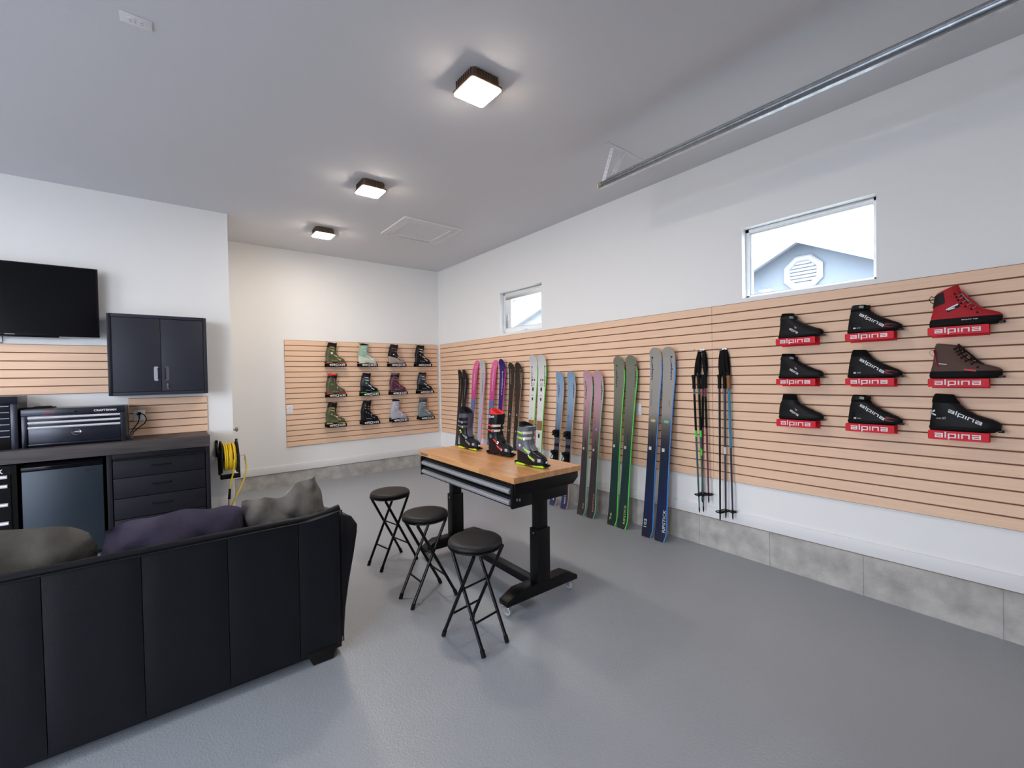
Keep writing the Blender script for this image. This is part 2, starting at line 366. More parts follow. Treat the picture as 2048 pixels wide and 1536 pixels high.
# ------------------------------------------------------------------ outdoors
mat('ground_gravel', rgb(150, 148, 145), 0.95, var=0.2, vscale=2)
struct('ground', MB().box(-60, 60, -60, 60, -.4, -.28), MATS['ground_gravel'], smooth=False)
struct('driveway', MB().box(-20, 1, -22, YF-.15, -.28, -.16).box(-20, XL-.15, YF-.15, 0, -.28, -.16), mat('driveway_concrete', rgb(120, 119, 117), 0.9, var=.1, vscale=3), smooth=False)
stucco = mat('stucco_blue_grey', rgb(106, 112, 120), 0.95, bump=.3, bscale=60)
fascia = mat('fascia_white', rgb(150, 154, 160), 0.6); shingle = mat('shingle_grey', rgb(150, 150, 152), 0.9, var=.3, vscale=20)
def gable_house(name, label, X, ya, za, half, slope, depth, wallm, ovh=.35):
    root = thing(name, label, 'house', (X, ya, -.28)); za = za+.28
    ze = za-half*slope
    MB().prism([(-half+ovh, 0), (half-ovh, 0), (half-ovh, ze+ovh*slope-.08), (0, za-.08), (-half+ovh, ze+ovh*slope-.08)], 'x', .0, depth).build('wall', wallm, root, smooth=False)
    for s in (-1, 1):
        t = .05
        MB().prism([(0, za+t), (s*half, ze+t), (s*half, ze), (0, za)], 'x', -.30, depth+.3).build('roof', shingle, root, smooth=False)
        MB().prism([(0, za), (s*half, ze), (s*half, ze-.19), (0, za-.19)], 'x', -.32, -.29).build('fascia_board', fascia, root, smooth=False)
        MB().prism([(0, za-.085), (s*half, ze-.085), (s*half, ze-.10), (0, za-.10)], 'x', -.29, .0).build('soffit', fascia, root, smooth=False)
    return root
hs = gable_house('neighbor_house', 'blue grey stuccoed house gable with octagonal vent seen through the larger window', 4.3, -4.235, 3.71, 3.5, .5, 8, stucco)
def octo(r): return [(r*cos(R(22.5+45*k)), r*sin(R(22.5+45*k))) for k in range(8)]
vy, vz = .07+.0, 3.08+.28
vent = MB(); ro, ri = octo(.30), octo(.20)
vs = [(-.03, a, b+vz-.0) for a, b in ro]+[(-.05, a, b+vz) for a, b in octo(.27)]+[(-.05, a, b+vz) for a, b in octo(.215)]+[(-.02, a, b+vz) for a, b in ri]
fs = [(i+8*k, (i+1) % 8+8*k, (i+1) % 8+8*k+8, i+8*k+8) for k in range(3) for i in range(8)]
vent.add(vs, fs); ventm = mat('vent_white', rgb(140, 142, 146), .6); gv = vent.build('gable_vent', ventm, hs, smooth=False); gv.location.y = .0
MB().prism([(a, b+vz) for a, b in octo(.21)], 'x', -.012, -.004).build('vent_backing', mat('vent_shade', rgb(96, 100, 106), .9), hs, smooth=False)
for k in range(7):
    z = vz-.165+k*.055; hw = min(.2, .2*.92-max(0, abs(z-vz)-.085))
    MB().add([(-.015, -hw, z+.02), (-.015, hw, z+.02), (-.035, hw, z-.02), (-.035, -hw, z-.02), (-.012, -hw, z+.014), (-.012, hw, z+.014), (-.03, hw, z-.024), (-.03, -hw, z-.024)], [(0, 1, 2, 3), (7, 6, 5, 4), (0, 4, 5, 1), (2, 6, 7, 3)]).build('vent_louver', ventm, gv, smooth=False)
pv = MB().cyl((.9, .45, 3.55), .07, .45, 'z', 14); pv.lathe([(.12, 4.0), (.12, 4.05), (.02, 4.10)], (.9, .45, 0), 'z', 14).build('roof_flue', fascia, hs)
gable_house('neighbor_garage', 'white garage gable outside seen through the smaller window', 4.3, 1.75, 3.45, 2.2, .31, 6, mat('siding_white', rgb(170, 172, 172), .9))
# ------------------------------------------------------------------ ceiling lamps
mat('lamp_bronze', rgb(104, 82, 66), 0.5, 0.3)
mat('lamp_lens', (1, 1, 1), 0.4, emit=LAMP_COL, estr=LAMP_STR)
def sq(h, r, z, n=4):
    o = []
    for cx, cy, t0 in ((h-r, h-r, 0), (-h+r, h-r, 90), (-h+r, -h+r, 180), (h-r, -h+r, 270)):
        for k in range(n+1): t = R(t0+90*k/n); o.append((cx+r*cos(t), cy+r*sin(t), z))
    return o
def make_lamp(label):
    root = thing('ceiling_lamp', label, 'ceiling lamp', (0, 0, H), group='square ceiling lamps')
    MB().loft([sq(.098, .02, -.001), sq(.100, .02, -.02), sq(.104, .02, -.062)]).build('housing', MATS['lamp_bronze'], root)
    for sx, sy in ((1, 0), (-1, 0), (0, 1), (0, -1)):
        f = MB()
        for k in range(9):
            u = -.08+k*.02; a = .104
            if sx: f.box(sx*a-.003, sx*a+.003, u-.003, u+.003, -.06, -.004)
            else: f.box(u-.003, u+.003, sy*a-.003, sy*a+.003, -.06, -.004)
        f.build('cooling_fins', MATS['lamp_bronze'], root, smooth=False)
    MB().loft([sq(.112, .022, -.060), sq(.118, .022, -.063), sq(.118, .022, -.072), sq(.113, .022, -.075)]).build('trim_ring', MATS['lamp_bronze'], root)
    MB().loft([sq(.1115, .02, -.0745), sq(.110, .02, -.080), sq(.095, .03, -.088), sq(.06, .03, -.092), sq(.02, .01, -.093)]).build('lens', MATS['lamp_lens'], root)
    return root
LAMPS = [((-2.235, -4.595), 'square bronze ceiling lamp nearest the camera, largest of the three'), ((-2.235, -2.76), 'square bronze ceiling lamp in the middle of the row'),
         ((-2.235, -1.17), 'square bronze ceiling lamp farthest away, closest to the back wall'), ((-6.4, -2.76), 'square bronze ceiling lamp added out of view over the left bay, far one'), ((-6.4, -4.9), 'square bronze ceiling lamp added out of view over the left bay, near one')]  # the two left bay lamps are added out of view for extra light
lamp = make_lamp(LAMPS[0][1])
for k, ((x, y), lb) in enumerate(LAMPS):
    o = lamp if k == 0 else copy_tree(lamp); o.location = (x, y, H); o['label'] = lb
# ------------------------------------------------------------------ height-adjustable workbench
wood_material('butcher_block', rgb(214, 160, 106), rgb(190, 130, 80), 0.32, 1, (30, 1.2, 30), rnd=0.13, dist=1.0, coat=0.25)
mat('bench_black', rgb(14, 14, 15), 0.38); mat('drawer_pull_grey', rgb(150, 151, 154), 0.4, 0.15); mat('caster_grey', rgb(168, 172, 178), 0.4)
TBX, TBY = -1.805, -4.055; TBL, TBW = 1.33, 0.61; FZ = fz(TBY)
wb = thing('workbench', 'black workbench on casters with butcher block top and two slim drawers', 'workbench', (TBX, TBY, FZ), (TILT, 0, 0))
ZT = .865-FZ; hl, hw = TBL/2, TBW/2
top = bpy.data.objects.new('tabletop', None); COL.objects.link(top); top.parent = wb
random.seed(4); ns = 14; sw = TBW/ns
for k in range(ns):                                   # glued staves of the top
    x0 = -hw+k*sw; cuts = sorted(random.uniform(-hl+.15, hl-.15) for _ in range(2)); e = [-hl]+cuts+[hl]
    for a, b in zip(e[:-1], e[1:]):
        if b-a < .05: continue
        MB().box(-sw/2, sw/2, -(b-a)/2, (b-a)/2, -.038, 0).build('stave', MATS['butcher_block'], top, bevel=.0006, seg=1, loc=(x0+sw/2, (a+b)/2, ZT))
for s in (-1, 1):                                     # side rails under the top, ends cut back
    MB().prism([(-hw+.02, ZT-.038), (hw-.01, ZT-.038), (hw-.01, ZT-.085), (hw-.06, ZT-.125), (-hw+.02, ZT-.125)], 'y', s*(hl-.035)-.02, s*(hl-.035)+.02).build('side_rail', MATS['bench_black'], wb, bevel=.003)
    MB().box(-.045, .045, s*(hl-.10)-.032, s*(hl-.10)+.032, .44, ZT-.1).build('inner_post', MATS['bench_black'], wb, bevel=.004)
    pst = MB().box(-.058, .058, s*(hl-.10)-.042, s*(hl-.10)+.042, .14, .52).build('outer_post', MATS['bench_black'], wb, bevel=.004)
    MB().cyl((-.0605, s*(hl-.10), .49), .006, .004, 'x', 10).build('bolt', MATS['chrome'], pst)
    yc = s*(hl-.10)
    MB().prism([(-.325, .075), (-.325, .105), (-.22, .155), (.22, .155), (.325, .105), (.325, .075)], 'y', yc-.045, yc+.045).build('foot_beam', MATS['bench_black'], wb, bevel=.004)
    for t in (-1, 1):
        c = thing('tmp', None, None); c.name = 'caster'; c.parent = wb; c.location = (t*.285, yc, 0); c.rotation_euler = (0, 0, R(90+12*t*s))
        MB().cyl((0, -.011, .0275), .0275, .022, 'y', 18).build('wheel', MATS['caster_grey'], c)
        MB().box(-.018, .018, -.017, -.013, .02, .066).box(-.018, .018, .013, .017, .02, .066).box(-.02, .02, -.017, .017, .062, .068).cyl((0, 0, .066), .012, .012).build('fork', MATS['chrome'], c, bevel=.001)
        MB().box(.015, .045, -.012, .012, .045, .05).build('brake_lever', MATS['chrome'], c, bevel=.001)
MB().box(-.035, .035, -hl+.14, hl-.14, .085, .135).build('stretcher_beam', MATS['bench_black'], wb, bevel=.003)
# drawer box facing the stools
dx0, dx1 = -hw+.012, -.02; dz1, dz0 = ZT-.05, ZT-.205
MB().box(dx0+.02, dx1+.22, -hl+.03, hl-.05, dz0+.004, dz1-.004).build('drawer_housing', MATS['bench_black'], wb, bevel=.002)
for s in (-1, 1): MB().box(dx0-.006, dx0+.16, s*(hl-.035)-.01-(0 if s > 0 else .0), s*(hl-.035)+.01, dz0, dz1).build('housing_side', MATS['bench_black'], wb, bevel=.002)
for k in range(2):
    z1 = dz1-.012-k*.073
    d = MB().box(dx0+.006, dx0+.022, -hl+.05, hl-.05, z1-.066, z1).build('drawer', MATS['bench_black'], wb, bevel=.002)
    MB().prism([(dx0+.004, z1-.018), (dx0-.008, z1-.024), (dx0-.014, z1-.036), (dx0-.010, z1-.05), (dx0+.004, z1-.053)], 'y', -hl+.055, hl-.055).build('drawer_pull', MATS['drawer_pull_grey'], d)
for a, b in ((.03, -.045), (.05, -.06), (.03, -.10), (.052, -.105)): MB().box(dx0+a-.004, dx0+a+.006, -hl+.0215, -hl+.0245, dz1+b-.008, dz1+b+.008).build('side_socket', mat('socket_grey', rgb(120, 120, 122), .5), wb)
MB().box(-hw-.002, -hw+.0005, hl-.17, hl-.04, ZT-.03, ZT-.012).build('badge', mat('badge_grey', rgb(140, 130, 118), .35, .5), wb)

# ------------------------------------------------------------------ folding stools
mat('stool_vinyl', rgb(34, 34, 35), 0.42, bump=0.12, bscale=160); mat('stool_tube', rgb(16, 16, 18), 0.3, 0.2)
SH = .605
def make_stool(label):
    root = thing('folding_stool', label, 'stool', group='round black folding stools')
    MB().lathe([(.03, SH-.03), (.140, SH-.032), (.158, SH-.026), (.162, SH-.018), (.160, SH-.008), (.150, SH+.001), (.12, SH+.006), (.06, SH+.008), (.01, SH+.009)], n=36).build('seat_pad', MATS['stool_vinyl'], root, ang=60)
    MB().lathe([(.05, SH-.045), (.150, SH-.045), (.163, SH-.036), (.163, SH-.027), (.150, SH-.026)], n=36).build('seat_rim', MATS['stool_tube'], root)
    for s in (1, -1):
        w_ = .115 if s > 0 else .095
        fr = bpy.data.objects.new('leg_frame', None); COL.objects.link(fr); fr.parent = root
        P = lambda x, t: (x, s*(.165-.28*t), .012+t*(SH-.055))
        for x in (-w_, w_):
            MB().tube([P(x, 0), P(x, 1)], .0105, 10).build('leg', MATS['stool_tube'], fr)
            MB().tube([(x, s*.1665, .001), P(x, .045)], .0135, 10).build('rubber_foot', MATS['black_rubber'], fr)
        MB().tube([P(-w_-.004, .27), P(w_+.004, .27)], .0065, 8).build('crossbar', MATS['stool_tube'], fr)
        if s > 0: MB().tube([P(-w_-.004, .585), P(w_+.004, .585)], .006, 8).build('pivot_bar', MATS['stool_tube'], fr)
    return root
stool = make_stool('round black folding stool nearest the camera')
for k, (x, y, a, lb) in enumerate(((-2.395, -4.70, R(9), 'round black folding stool nearest the camera, its crossed legs fully in view'), (-2.385, -4.065, R(-90), 'round black folding stool in the middle of the three'),
                                   (-2.35, -3.36, R(-80), 'round black folding stool farthest from the camera, smallest of the three'))):
    o = stool if k == 0 else copy_tree(stool); o.location = (x, y, fz(y)); o.rotation_euler = (TILT, 0, a); o['label'] = lb

# ------------------------------------------------------------------ leather sofa, seen from behind
def leather():
    m = bpy.data.materials.new('black_leather'); m.use_nodes = True; MATS['black_leather'] = m; nt = m.node_tree; b = nt.nodes['Principled BSDF']
    tc = nt.nodes.new('ShaderNodeTexCoord'); v = nt.nodes.new('ShaderNodeTexVoronoi'); v.inputs['Scale'].default_value = 260; n = nt.nodes.new('ShaderNodeTexNoise'); n.inputs['Scale'].default_value = 9; n.inputs['Detail'].default_value = 5
    for a in (v, n): nt.links.new(tc.outputs['Object'], a.inputs['Vector'])
    r = nt.nodes.new('ShaderNodeValToRGB'); r.color_ramp.elements[0].color = (*rgb(10, 11, 16), 1); r.color_ramp.elements[1].color = (*rgb(15, 17, 24), 1); nt.links.new(n.outputs[0], r.inputs[0]); nt.links.new(r.outputs[0], b.inputs['Base Color'])
    ma = nt.nodes.new('ShaderNodeMath'); ma.operation = 'MULTIPLY_ADD'; ma.inputs[1].default_value = .12; nt.links.new(v.outputs['Distance'], ma.inputs[0]); nt.links.new(n.outputs[0], ma.inputs[2])
    bp = nt.nodes.new('ShaderNodeBump'); bp.inputs['Strength'].default_value = .25; bp.inputs['Distance'].default_value = .012; nt.links.new(ma.outputs[0], bp.inputs['Height']); nt.links.new(bp.outputs[0], b.inputs['Normal'])
    b.inputs['Roughness'].default_value = .46; b.inputs['Specular IOR Level'].default_value = .28
leather(); LE = MATS['black_leather']
SY = -4.345; sz = fz(SY)
sofa = thing('leather_sofa', 'black leather sofa with seamed back turned to the camera', 'sofa', (-4.05, SY, sz), (TILT, 0, 0))
seams = [-5.2, -4.86, -4.55, -4.234, -3.928, -3.607, -3.289, -3.06]
BT = .815                                              # height of the back
for a, b in zip(seams[:-1], seams[1:]):                # panels of the back, puffed between the seams
    x0, x1 = a+4.05, b+4.05; n = 10; last = b > -3.07; rings = []; nz = 9
    for i in range(nz+1):
        t = i/nz; z = .062+t*(BT-.062-.012)+(.022*(t**3) if last else 0)*0; row = []
        for j in range(n+1):
            u = j/n; x = x0+.0015+(x1-x0-.003)*u
            pf = .008+.008*(1-abs(2*u-1)**5)*min(1, t*6, (1-t)*8+.25)
            zz = z+(.03*t*max(0, (u-.2)/.8)**1.5 if last else 0)
            if last: pf -= .03*max(0, (u-.82)/.18)**2
            row.append((x, -pf-.012*t, zz))
        row += [(x1-.0015, .02, z+(.03*t if last else 0)), (x0+.0015, .02, z)]
        rings.append(row)
    MB().loft(rings).build('back_panel', LE, sofa, ang=50)
# frame behind the panels, top roll with piping
MB().box(-1.15, .985, 0.012, .14, .07, BT-.02).build('back_frame', LE, sofa, bevel=.02, seg=3)
def tp(x): return BT+.004+.03*max(0, (x-.82)/.17)**1.5
xs_ = [-1.15+k*.1 for k in range(20)]+[.82, .87, .91, .95, .985]
MB().tube([(x, .02, tp(x)-.012) for x in xs_], .02, 10).build('top_roll', LE, sofa, ang=60)
MB().tube([(x, -.022, tp(x)-.016) for x in xs_]+[(.992, -.004, BT-.05), (.992, .006, .6), (.992, .010, .3), (.992, .010, .07)], .004, 6).build('piping', LE, sofa, ang=60)
def arm(sx):
    prof = [(.82, .09), (.82, .60), (.85, .73), (.91, .79), (.99, .795), (1.055, .77), (1.088, .715), (1.085, .67), (1.065, .55), (1.035, .40), (1.012, .25), (1.0, .09)]
    m = MB(); rings = []
    for k, (y, dz, dr) in enumerate(((.02, -.015, -.012), (.03, 0, 0), (.30, -.04, 0), (.62, -.12, 0), (.86, -.18, 0), (.90, -.21, -.02))):
        rings.append([(sx*(x+(dr if x > .9 else -dr)) - (0 if sx > 0 else .17), y, .09+(z-.09)*(1+dz)) for x, z in prof])
    m.loft(rings).build('arm', LE, sofa, ang=50)
arm(1); arm(-1)
MB().box(-1.0, .83, .12, .86, .09, .30).build('seat_base', LE, sofa, bevel=.02, seg=3)
for k in range(2): MB().box(-1.0+k*.915, -.09+k*.915, .16, .90, .30, .45).build('seat_cushion', LE, sofa, bevel=.05, seg=4)
dk = mat('dark_wood_foot', rgb(24, 21, 20), .45)
for x in (.875, -1.1):
    for y in (.035, .83):
        MB().loft([[(x-.05, y-.04, 0), (x+.055, y-.04, 0), (x+.055, y+.04, 0), (x-.05, y+.04, 0)], [(x-.085, y-.05, .075), (x+.075, y-.05, .075), (x+.075, y+.05, .075), (x-.085, y+.05, .075)]]).build('foot', dk, sofa, bevel=.004)
MB().box(-1.14, .98, .0, .1, .045, .085).build('bottom_rail', LE, sofa, bevel=.006)

# ------------------------------------------------------------------ loose pillows along the sofa back
def pillow(name, label, col, col2, loc, rot, w, h, d, seed, sag=0.0, dent=0.0, rd=.36):
    m = mat('fabric_'+name+str(seed), col, .95, bump=.35, bscale=30, var=.3, vscale=10, col2=col2, sheen=.15, detail=5)
    rnd = random.Random(seed); n = 18; mb = MB(); ph = [rnd.uniform(0, 6) for _ in range(6)]
    front, back = [], []
    for sgn, out in ((1, front), (-1, back)):
        for i in range(n+1):
            for j in range(n+1):
                u, v = 2*i/n-1, 2*j/n-1
                x = w/2*u*sqrt(1-rd*v*v)*(1+.02*sin(6*v+ph[4])); z = h/2*v*sqrt(1-rd*u*u)*(1+.025*sin(4*u+ph[5])+.02*sin(9*u+ph[2]))
                th = d/2*max(0, (1-abs(u)**2.6)*(1-abs(v)**2.6))**.55
                wr = .018*sin(7*u+3*v+ph[0])*(1-u*u)+.014*sin(5*v-8*u+ph[1])*(1-v*v)+.010*sin(13*(u+v)+ph[2])
                cr = .035*max(0, abs(u*v))**2*sin(9*(u-v)+ph[3])
                y = sgn*(th+(wr*min(1, th/(d*.2))))+cr
                z -= sag*(u*u)*(v+1)/2*h; z -= dent*max(0, 1-(u*2.2)**2)*max(0, v)*h
                out.append((x, y, z))
    mb.add(front, [(i*(n+1)+j, (i+1)*(n+1)+j, (i+1)*(n+1)+j+1, i*(n+1)+j+1) for i in range(n) for j in range(n)])
    mb.add(back, [(i*(n+1)+j, i*(n+1)+j+1, (i+1)*(n+1)+j+1, (i+1)*(n+1)+j) for i in range(n) for j in range(n)])
    o = mb.build(name, m, None, ang=80); o.location = loc; o.rotation_euler = rot
    return tag(o, label, 'pillow', 'throw pillows on the sofa')
pillow('throw_pillow', 'olive grey throw pillow at the left end of the sofa', rgb(88, 84, 76), rgb(66, 63, 58), (-4.41, -4.085, .635), (R(6), R(2), R(2)), .64, .50, .19, 3, sag=.04, rd=.2)
pillow('throw_pillow', 'dark purple throw pillow in the middle of the sofa', rgb(54, 46, 66), rgb(42, 35, 52), (-3.785, -4.085, .615), (R(6), R(0), R(-1)), .60, .46, .19, 8, sag=.0, rd=.16)
pillow('throw_pillow', 'grey throw pillow with raised corner at the right end of the sofa', rgb(108, 103, 96), rgb(84, 80, 75), (-3.268, -4.07, .65), (R(4), R(-13), R(4)), .42, .44, .17, 5, sag=-.06, dent=.07, rd=.12)
# ------------------------------------------------------------------ television
mat('screen_black', rgb(6, 6, 9), 0.16, spec=.16); mat('bezel_black', rgb(16, 16, 20), 0.35)
tv = thing('television', 'large black flat television on the left wall', 'television', (-4.868, YT, 1.94))
MB().box(-.571, .571, -.12, -.085, 0, .643).build('bezel', MATS['bezel_black'], tv, bevel=.004)
MB().box(-.556, .556, -.1215, -.12, .022, .632).build('screen', MATS['screen_black'], tv, smooth=False)
MB().box(-.42, .42, -.085, -.05, .05, .5).build('back_housing', MATS['bezel_black'], tv, bevel=.01)
MB().box(-.2, .2, -.05, -.001, .15, .45).build('wall_mount', MATS['black_metal'], tv, bevel=.004)
MB().box(-.3, .3, -.115, -.095, -.012, .0).build('ir_bar', MATS['bezel_black'], tv, bevel=.003)
MB().box(-.03, .03, -.1212, -.1199, .007, .013).build('brand_mark', mat('letter_grey', rgb(150, 150, 155), .4), tv)
cb = MB().tube([(-4.93, YT-.03, 1.955), (-4.93, YT-.015, 1.91), (-4.935, YT-.008, 1.88), (-5.1, YT-.024, 1.873)], .003, 6).build('tv_cable', MATS['black_rubber']); tag(cb, 'thin black cable hanging below the television', 'cable')
# ------------------------------------------------------------------ wall cabinet
steel = mat('charcoal_steel', rgb(42, 44, 54), 0.5, 0.0, spec=.3, bump=.04, bscale=400)
wc = thing('wall_cabinet', 'charcoal steel two-door wall cabinet hanging beside the television', 'cabinet', (-3.853, YT, 1.387))
cw, ch, cdp = .76, .77, .30; x0, x1 = -cw/2, cw/2
b = MB().box(x0, x1, -cdp+.02, -.022, 0, ch)
b.box(x0, x0+.03, -cdp, -cdp+.02, 0, ch).box(x1-.03, x1, -cdp, -cdp+.02, 0, ch).box(x0+.03, x1-.03, -cdp, -cdp+.02, 0, .03).box(x0+.03, x1-.03, -cdp, -cdp+.02, ch-.03, ch).build('body', steel, wc, bevel=.002)
MB().box(-.2, .2, -.0225, -.001, .05, .70).build('hanging_rail', steel, wc)
for s in (-1, 1):
    a, c = (x0+.033, .0065) if s < 0 else (.0095, x1-.033)
    d = MB().box(a, c, -cdp-.003, -cdp+.017, .034, ch-.034).build('door', steel, wc, bevel=.0025)
    hx = .009+s*.041
    MB().rbox(hx-.017, hx+.017, -cdp-.0055, -cdp-.003, .135, .275, .014, 'y').build('handle_recess', mat('handle_lit', rgb(176, 176, 190), .35, .3) if s < 0 else mat('handle_shade', rgb(78, 78, 90), .4), d)  # same recess twice: reflection painted into the left, shade into the right
    MB().tube([(hx-.013*s, -cdp-.006, .15), (hx-.015*s, -cdp-.010, .17), (hx-.015*s, -cdp-.010, .24), (hx-.013*s, -cdp-.006, .26)], .004, 6).build('handle', MATS['black_metal'], d)
    if s > 0:
        MB().cyl((hx+.003, -cdp-.008, .10), .010, .006, 'y', 14).build('lock', MATS['chrome'], d)
        MB().box(hx, hx+.005, -cdp-.022, -cdp-.006, .096, .10).box(hx-.003, hx+.008, -cdp-.018, -cdp-.016, .055, .092).build('key', MATS['chrome'], d)
# ------------------------------------------------------------------ dark worktop and what stands under it
wood_material('dark_plank', rgb(74, 68, 68), rgb(48, 43, 43), 0.55, 0, (1.5, 14, 14), rnd=.02)
CZ = .972; CD = .51
wt = MB().box(-6.3, -3.482, YT-CD, YT-.001, CZ-.107, CZ).build('worktop', MATS['dark_plank'], bevel=.004); tag(wt, 'thick dark stained wood worktop along the left wall', 'worktop')
navy = mat('cabinet_navy_black', rgb(22, 22, 29), 0.6)
FZW = fz(YT-.3); DZ = CZ-.1095-FZW
dc = thing('drawer_cabinet', 'black steel drawer cabinet under the right end of the worktop', 'cabinet', (-3.868, YT, FZW))
cw = .765; f = -CD+.035
MB().box(-cw/2, cw/2, f+.02, -.015, .0, DZ).build('body', navy, dc, bevel=.003)
for xx in (-cw/2, cw/2-.035): MB().box(xx, xx+.035, f, f+.02, 0, DZ).build('stile', navy, dc, bevel=.002)
MB().box(-cw/2+.035, cw/2-.035, f+.002, f+.02, DZ-.045, DZ).build('top_rail', navy, dc, bevel=.002)
MB().tube([(-cw/2+.045, f-.018, DZ-.052), (cw/2-.045, f-.018, DZ-.052)], .008, 8).build('edge_bar', MATS['black_metal'], dc)
zt = DZ-.06
for k, h in enumerate((.165, .185, .19, .19)):
    d = MB().box(-cw/2+.042, cw/2-.042, f-.004, f+.018, zt-h+.006, zt).build('drawer', navy, dc, bevel=.003)
    MB().tube([(-.07, f-.004, zt-h*.42), (-.062, f-.022, zt-h*.42), (.062, f-.022, zt-h*.42), (.07, f-.004, zt-h*.42)], .006, 8).build('handle', MATS['black_metal'], d)
    zt -= h
fr = thing('mini_fridge', 'dark steel mini fridge between the drawer cabinets', 'fridge', (-4.522, YT, FZW))
fridge_m = mat('fridge_steel', rgb(34, 44, 54), 0.38, 0.35, bump=.02, bscale=80, stretch=(30, 1, .3))
fh = .838-FZW; fw_ = .248
MB().box(-fw_+.004, fw_-.004, f+.05, -.03, .01, fh-.005).build('body', MATS['black_satin'], fr, bevel=.006)
dr = MB().box(-fw_, fw_, f+.005, f+.045, .05, fh-.052).build('door', fridge_m, fr, bevel=.006, seg=3)
MB().prism([(f-.004, fh-.046), (f+.045, fh-.046), (f+.045, fh-.006), (f+.012, fh-.006), (f-.004, fh-.02)], 'x', -fw_, fw_).build('handle_trim', mat('gloss_black', rgb(14, 14, 18), .12), fr, bevel=.003)
MB().prism([(.135, fh-.092), (.145, fh-.082), (.152, fh-.088), (.205, fh-.086), (.205, fh-.091), (.150, fh-.095)], 'y', f+.0042, f+.0055).build('brand_mark', mat('letter_dark', rgb(20, 24, 30), .4), dr)
rc = thing('roller_cabinet', 'black tool cabinet with chrome drawer pulls at the left edge under the worktop', 'cabinet', (-5.13, YT, FZW))
MB().box(-.33, .335, f+.02, -.02, .06, DZ-.01).build('body', MATS['bench_black'], rc, bevel=.004)
zt = DZ-.085; put_text(font2d('K', bold=.02), (.232, f+.0195, DZ-.075), (.028, 0, 0), (0, 0, .034), .001).build('brand_lettering', mat('letter_white', rgb(235, 235, 235), .4), rc)
for k, h in enumerate((.075, .15, .15, .15, .15)):
    d = MB().box(-.31, .30, f+.006, f+.022, zt-h+.004, zt).build('drawer', MATS['bench_black'], rc, bevel=.002)
    MB().prism([(f+.006, zt-.004), (f-.012, zt-.010), (f-.016, zt-.02), (f-.008, zt-.03), (f+.006, zt-.03)], 'x', -.30, .285).build('drawer_pull', mat('bright_trim', rgb(222, 222, 226), .3, .3), d)
    zt -= h
for x in (-.25, .25):
    for y in (f+.08, -.08): MB().cyl((x-.015, y, .032), .032, .03, 'x', 14).build('wheel', MATS['black_rubber'], rc)
# ------------------------------------------------------------------ tool chests on the worktop
tc = thing('tool_chest', 'dark three-drawer tool chest with chrome trims and white maker lettering on the worktop', 'tool box', (-4.443, YT, CZ+.001))
chest_m = mat('chest_blue_black', rgb(38, 41, 52), 0.28, .35); hw_, tf, th = .3275, -.40, .322
MB().box(-hw_, hw_, tf+.012, -.06, 0, th).build('body', chest_m, tc, bevel=.005)
MB().box(-hw_-.003, hw_+.003, tf+.002, -.055, th-.055, th+.002).build('lid', chest_m, tc, bevel=.006)
MB().box(-hw_, -hw_+.035, tf, tf+.013, 0, th-.056).box(hw_-.035, hw_, tf, tf+.013, 0, th-.056).box(-hw_+.035, hw_-.035, tf, tf+.013, 0, .028).build('front_frame', chest_m, tc, bevel=.002)
zt = th-.062
for k, h in enumerate((.042, .042, .145)):
    d = MB().box(-hw_+.038, hw_-.038, tf+.002, tf+.014, zt-h+.003, zt).build('drawer', chest_m, tc, bevel=.0015)
    MB().prism([(tf+.002, zt), (tf-.010, zt-.002), (tf-.013, zt-.010), (tf-.006, zt-.019), (tf+.002, zt-.019)], 'x', -hw_+.037, hw_-.037).build('chrome_trim', mat('bright_trim', rgb(222, 222, 226), .3, .3), d)
    if k == 2:
        MB().tube([(.0+.028*cos(t*pi/12), tf-.001, zt-.065+.024*sin(t*pi/12)) for t in range(24)], .0028, 6, True).build('round_emblem', MATS['chrome'], d)
        MB().prism([(-.022, zt-.066), (-.006, zt-.056), (.012, zt-.056), (.042, zt-.064), (.012, zt-.070), (-.004, zt-.066)], 'y', tf-.003, tf+.002).build('emblem_arrow', MATS['chrome'], d)
    zt -= h
put_text(font2d('CRAFTSMAN', bold=.02), (.115, tf+.0018, th-.038), (.15, 0, 0), (0, 0, .018), .001).build('brand_lettering', MATS['letter_white'], tc)
put_text(font2d('SERIES'), (-.20, tf+.0018, th-.038), (.07, 0, 0), (0, 0, .014), .0008).build('red_lettering', mat('letter_red', rgb(190, 30, 50), .4), tc)
MB().cyl((0, tf-.001, th-.03), .007, .004, 'y', 12).build('lock', MATS['dark_hole'], tc)
t2 = thing('tool_chest', 'taller black tool chest cut off by the left edge of the picture', 'tool box', (-5.12, YT, CZ+.001))
MB().box(-.33, .33, tf+.012, -.06, 0, .435).build('body', MATS['bench_black'], t2, bevel=.005)
MB().box(-.333, .333, tf, -.055, .375, .438).build('lid', chest_m, t2, bevel=.006)
MB().box(-.33, -.29, tf, tf+.013, 0, .374).box(.29, .33, tf, tf+.013, 0, .374).build('front_frame', chest_m, t2, bevel=.002)
zt = .368
for k, h in enumerate((.05, .05, .05, .05, .05, .1)):
    d = MB().box(-.288, .288, tf+.004, tf+.014, zt-h+.003, zt).build('drawer', chest_m if k < 5 else MATS['bench_black'], t2, bevel=.0015)
    MB().prism([(tf+.004, zt-.004), (tf-.007, zt-.006), (tf-.009, zt-.014), (tf+.004, zt-.02)], 'x', -.285, .285).build('trim', mat('dark_chrome', (.25, .26, .3), .25, 1), d)
    zt -= h
bx = MB().box(-4.79, -4.60, YT-.30, YT-.1, CZ+.326, CZ+.3345).box(-4.72, -4.62, YT-.29, YT-.15, CZ+.334, CZ+.343).build('folded_cloth', MATS['black_rubber'], bevel=.004); tag(bx, 'small dark folded cloth lying on top of the tool chest', 'cloth')
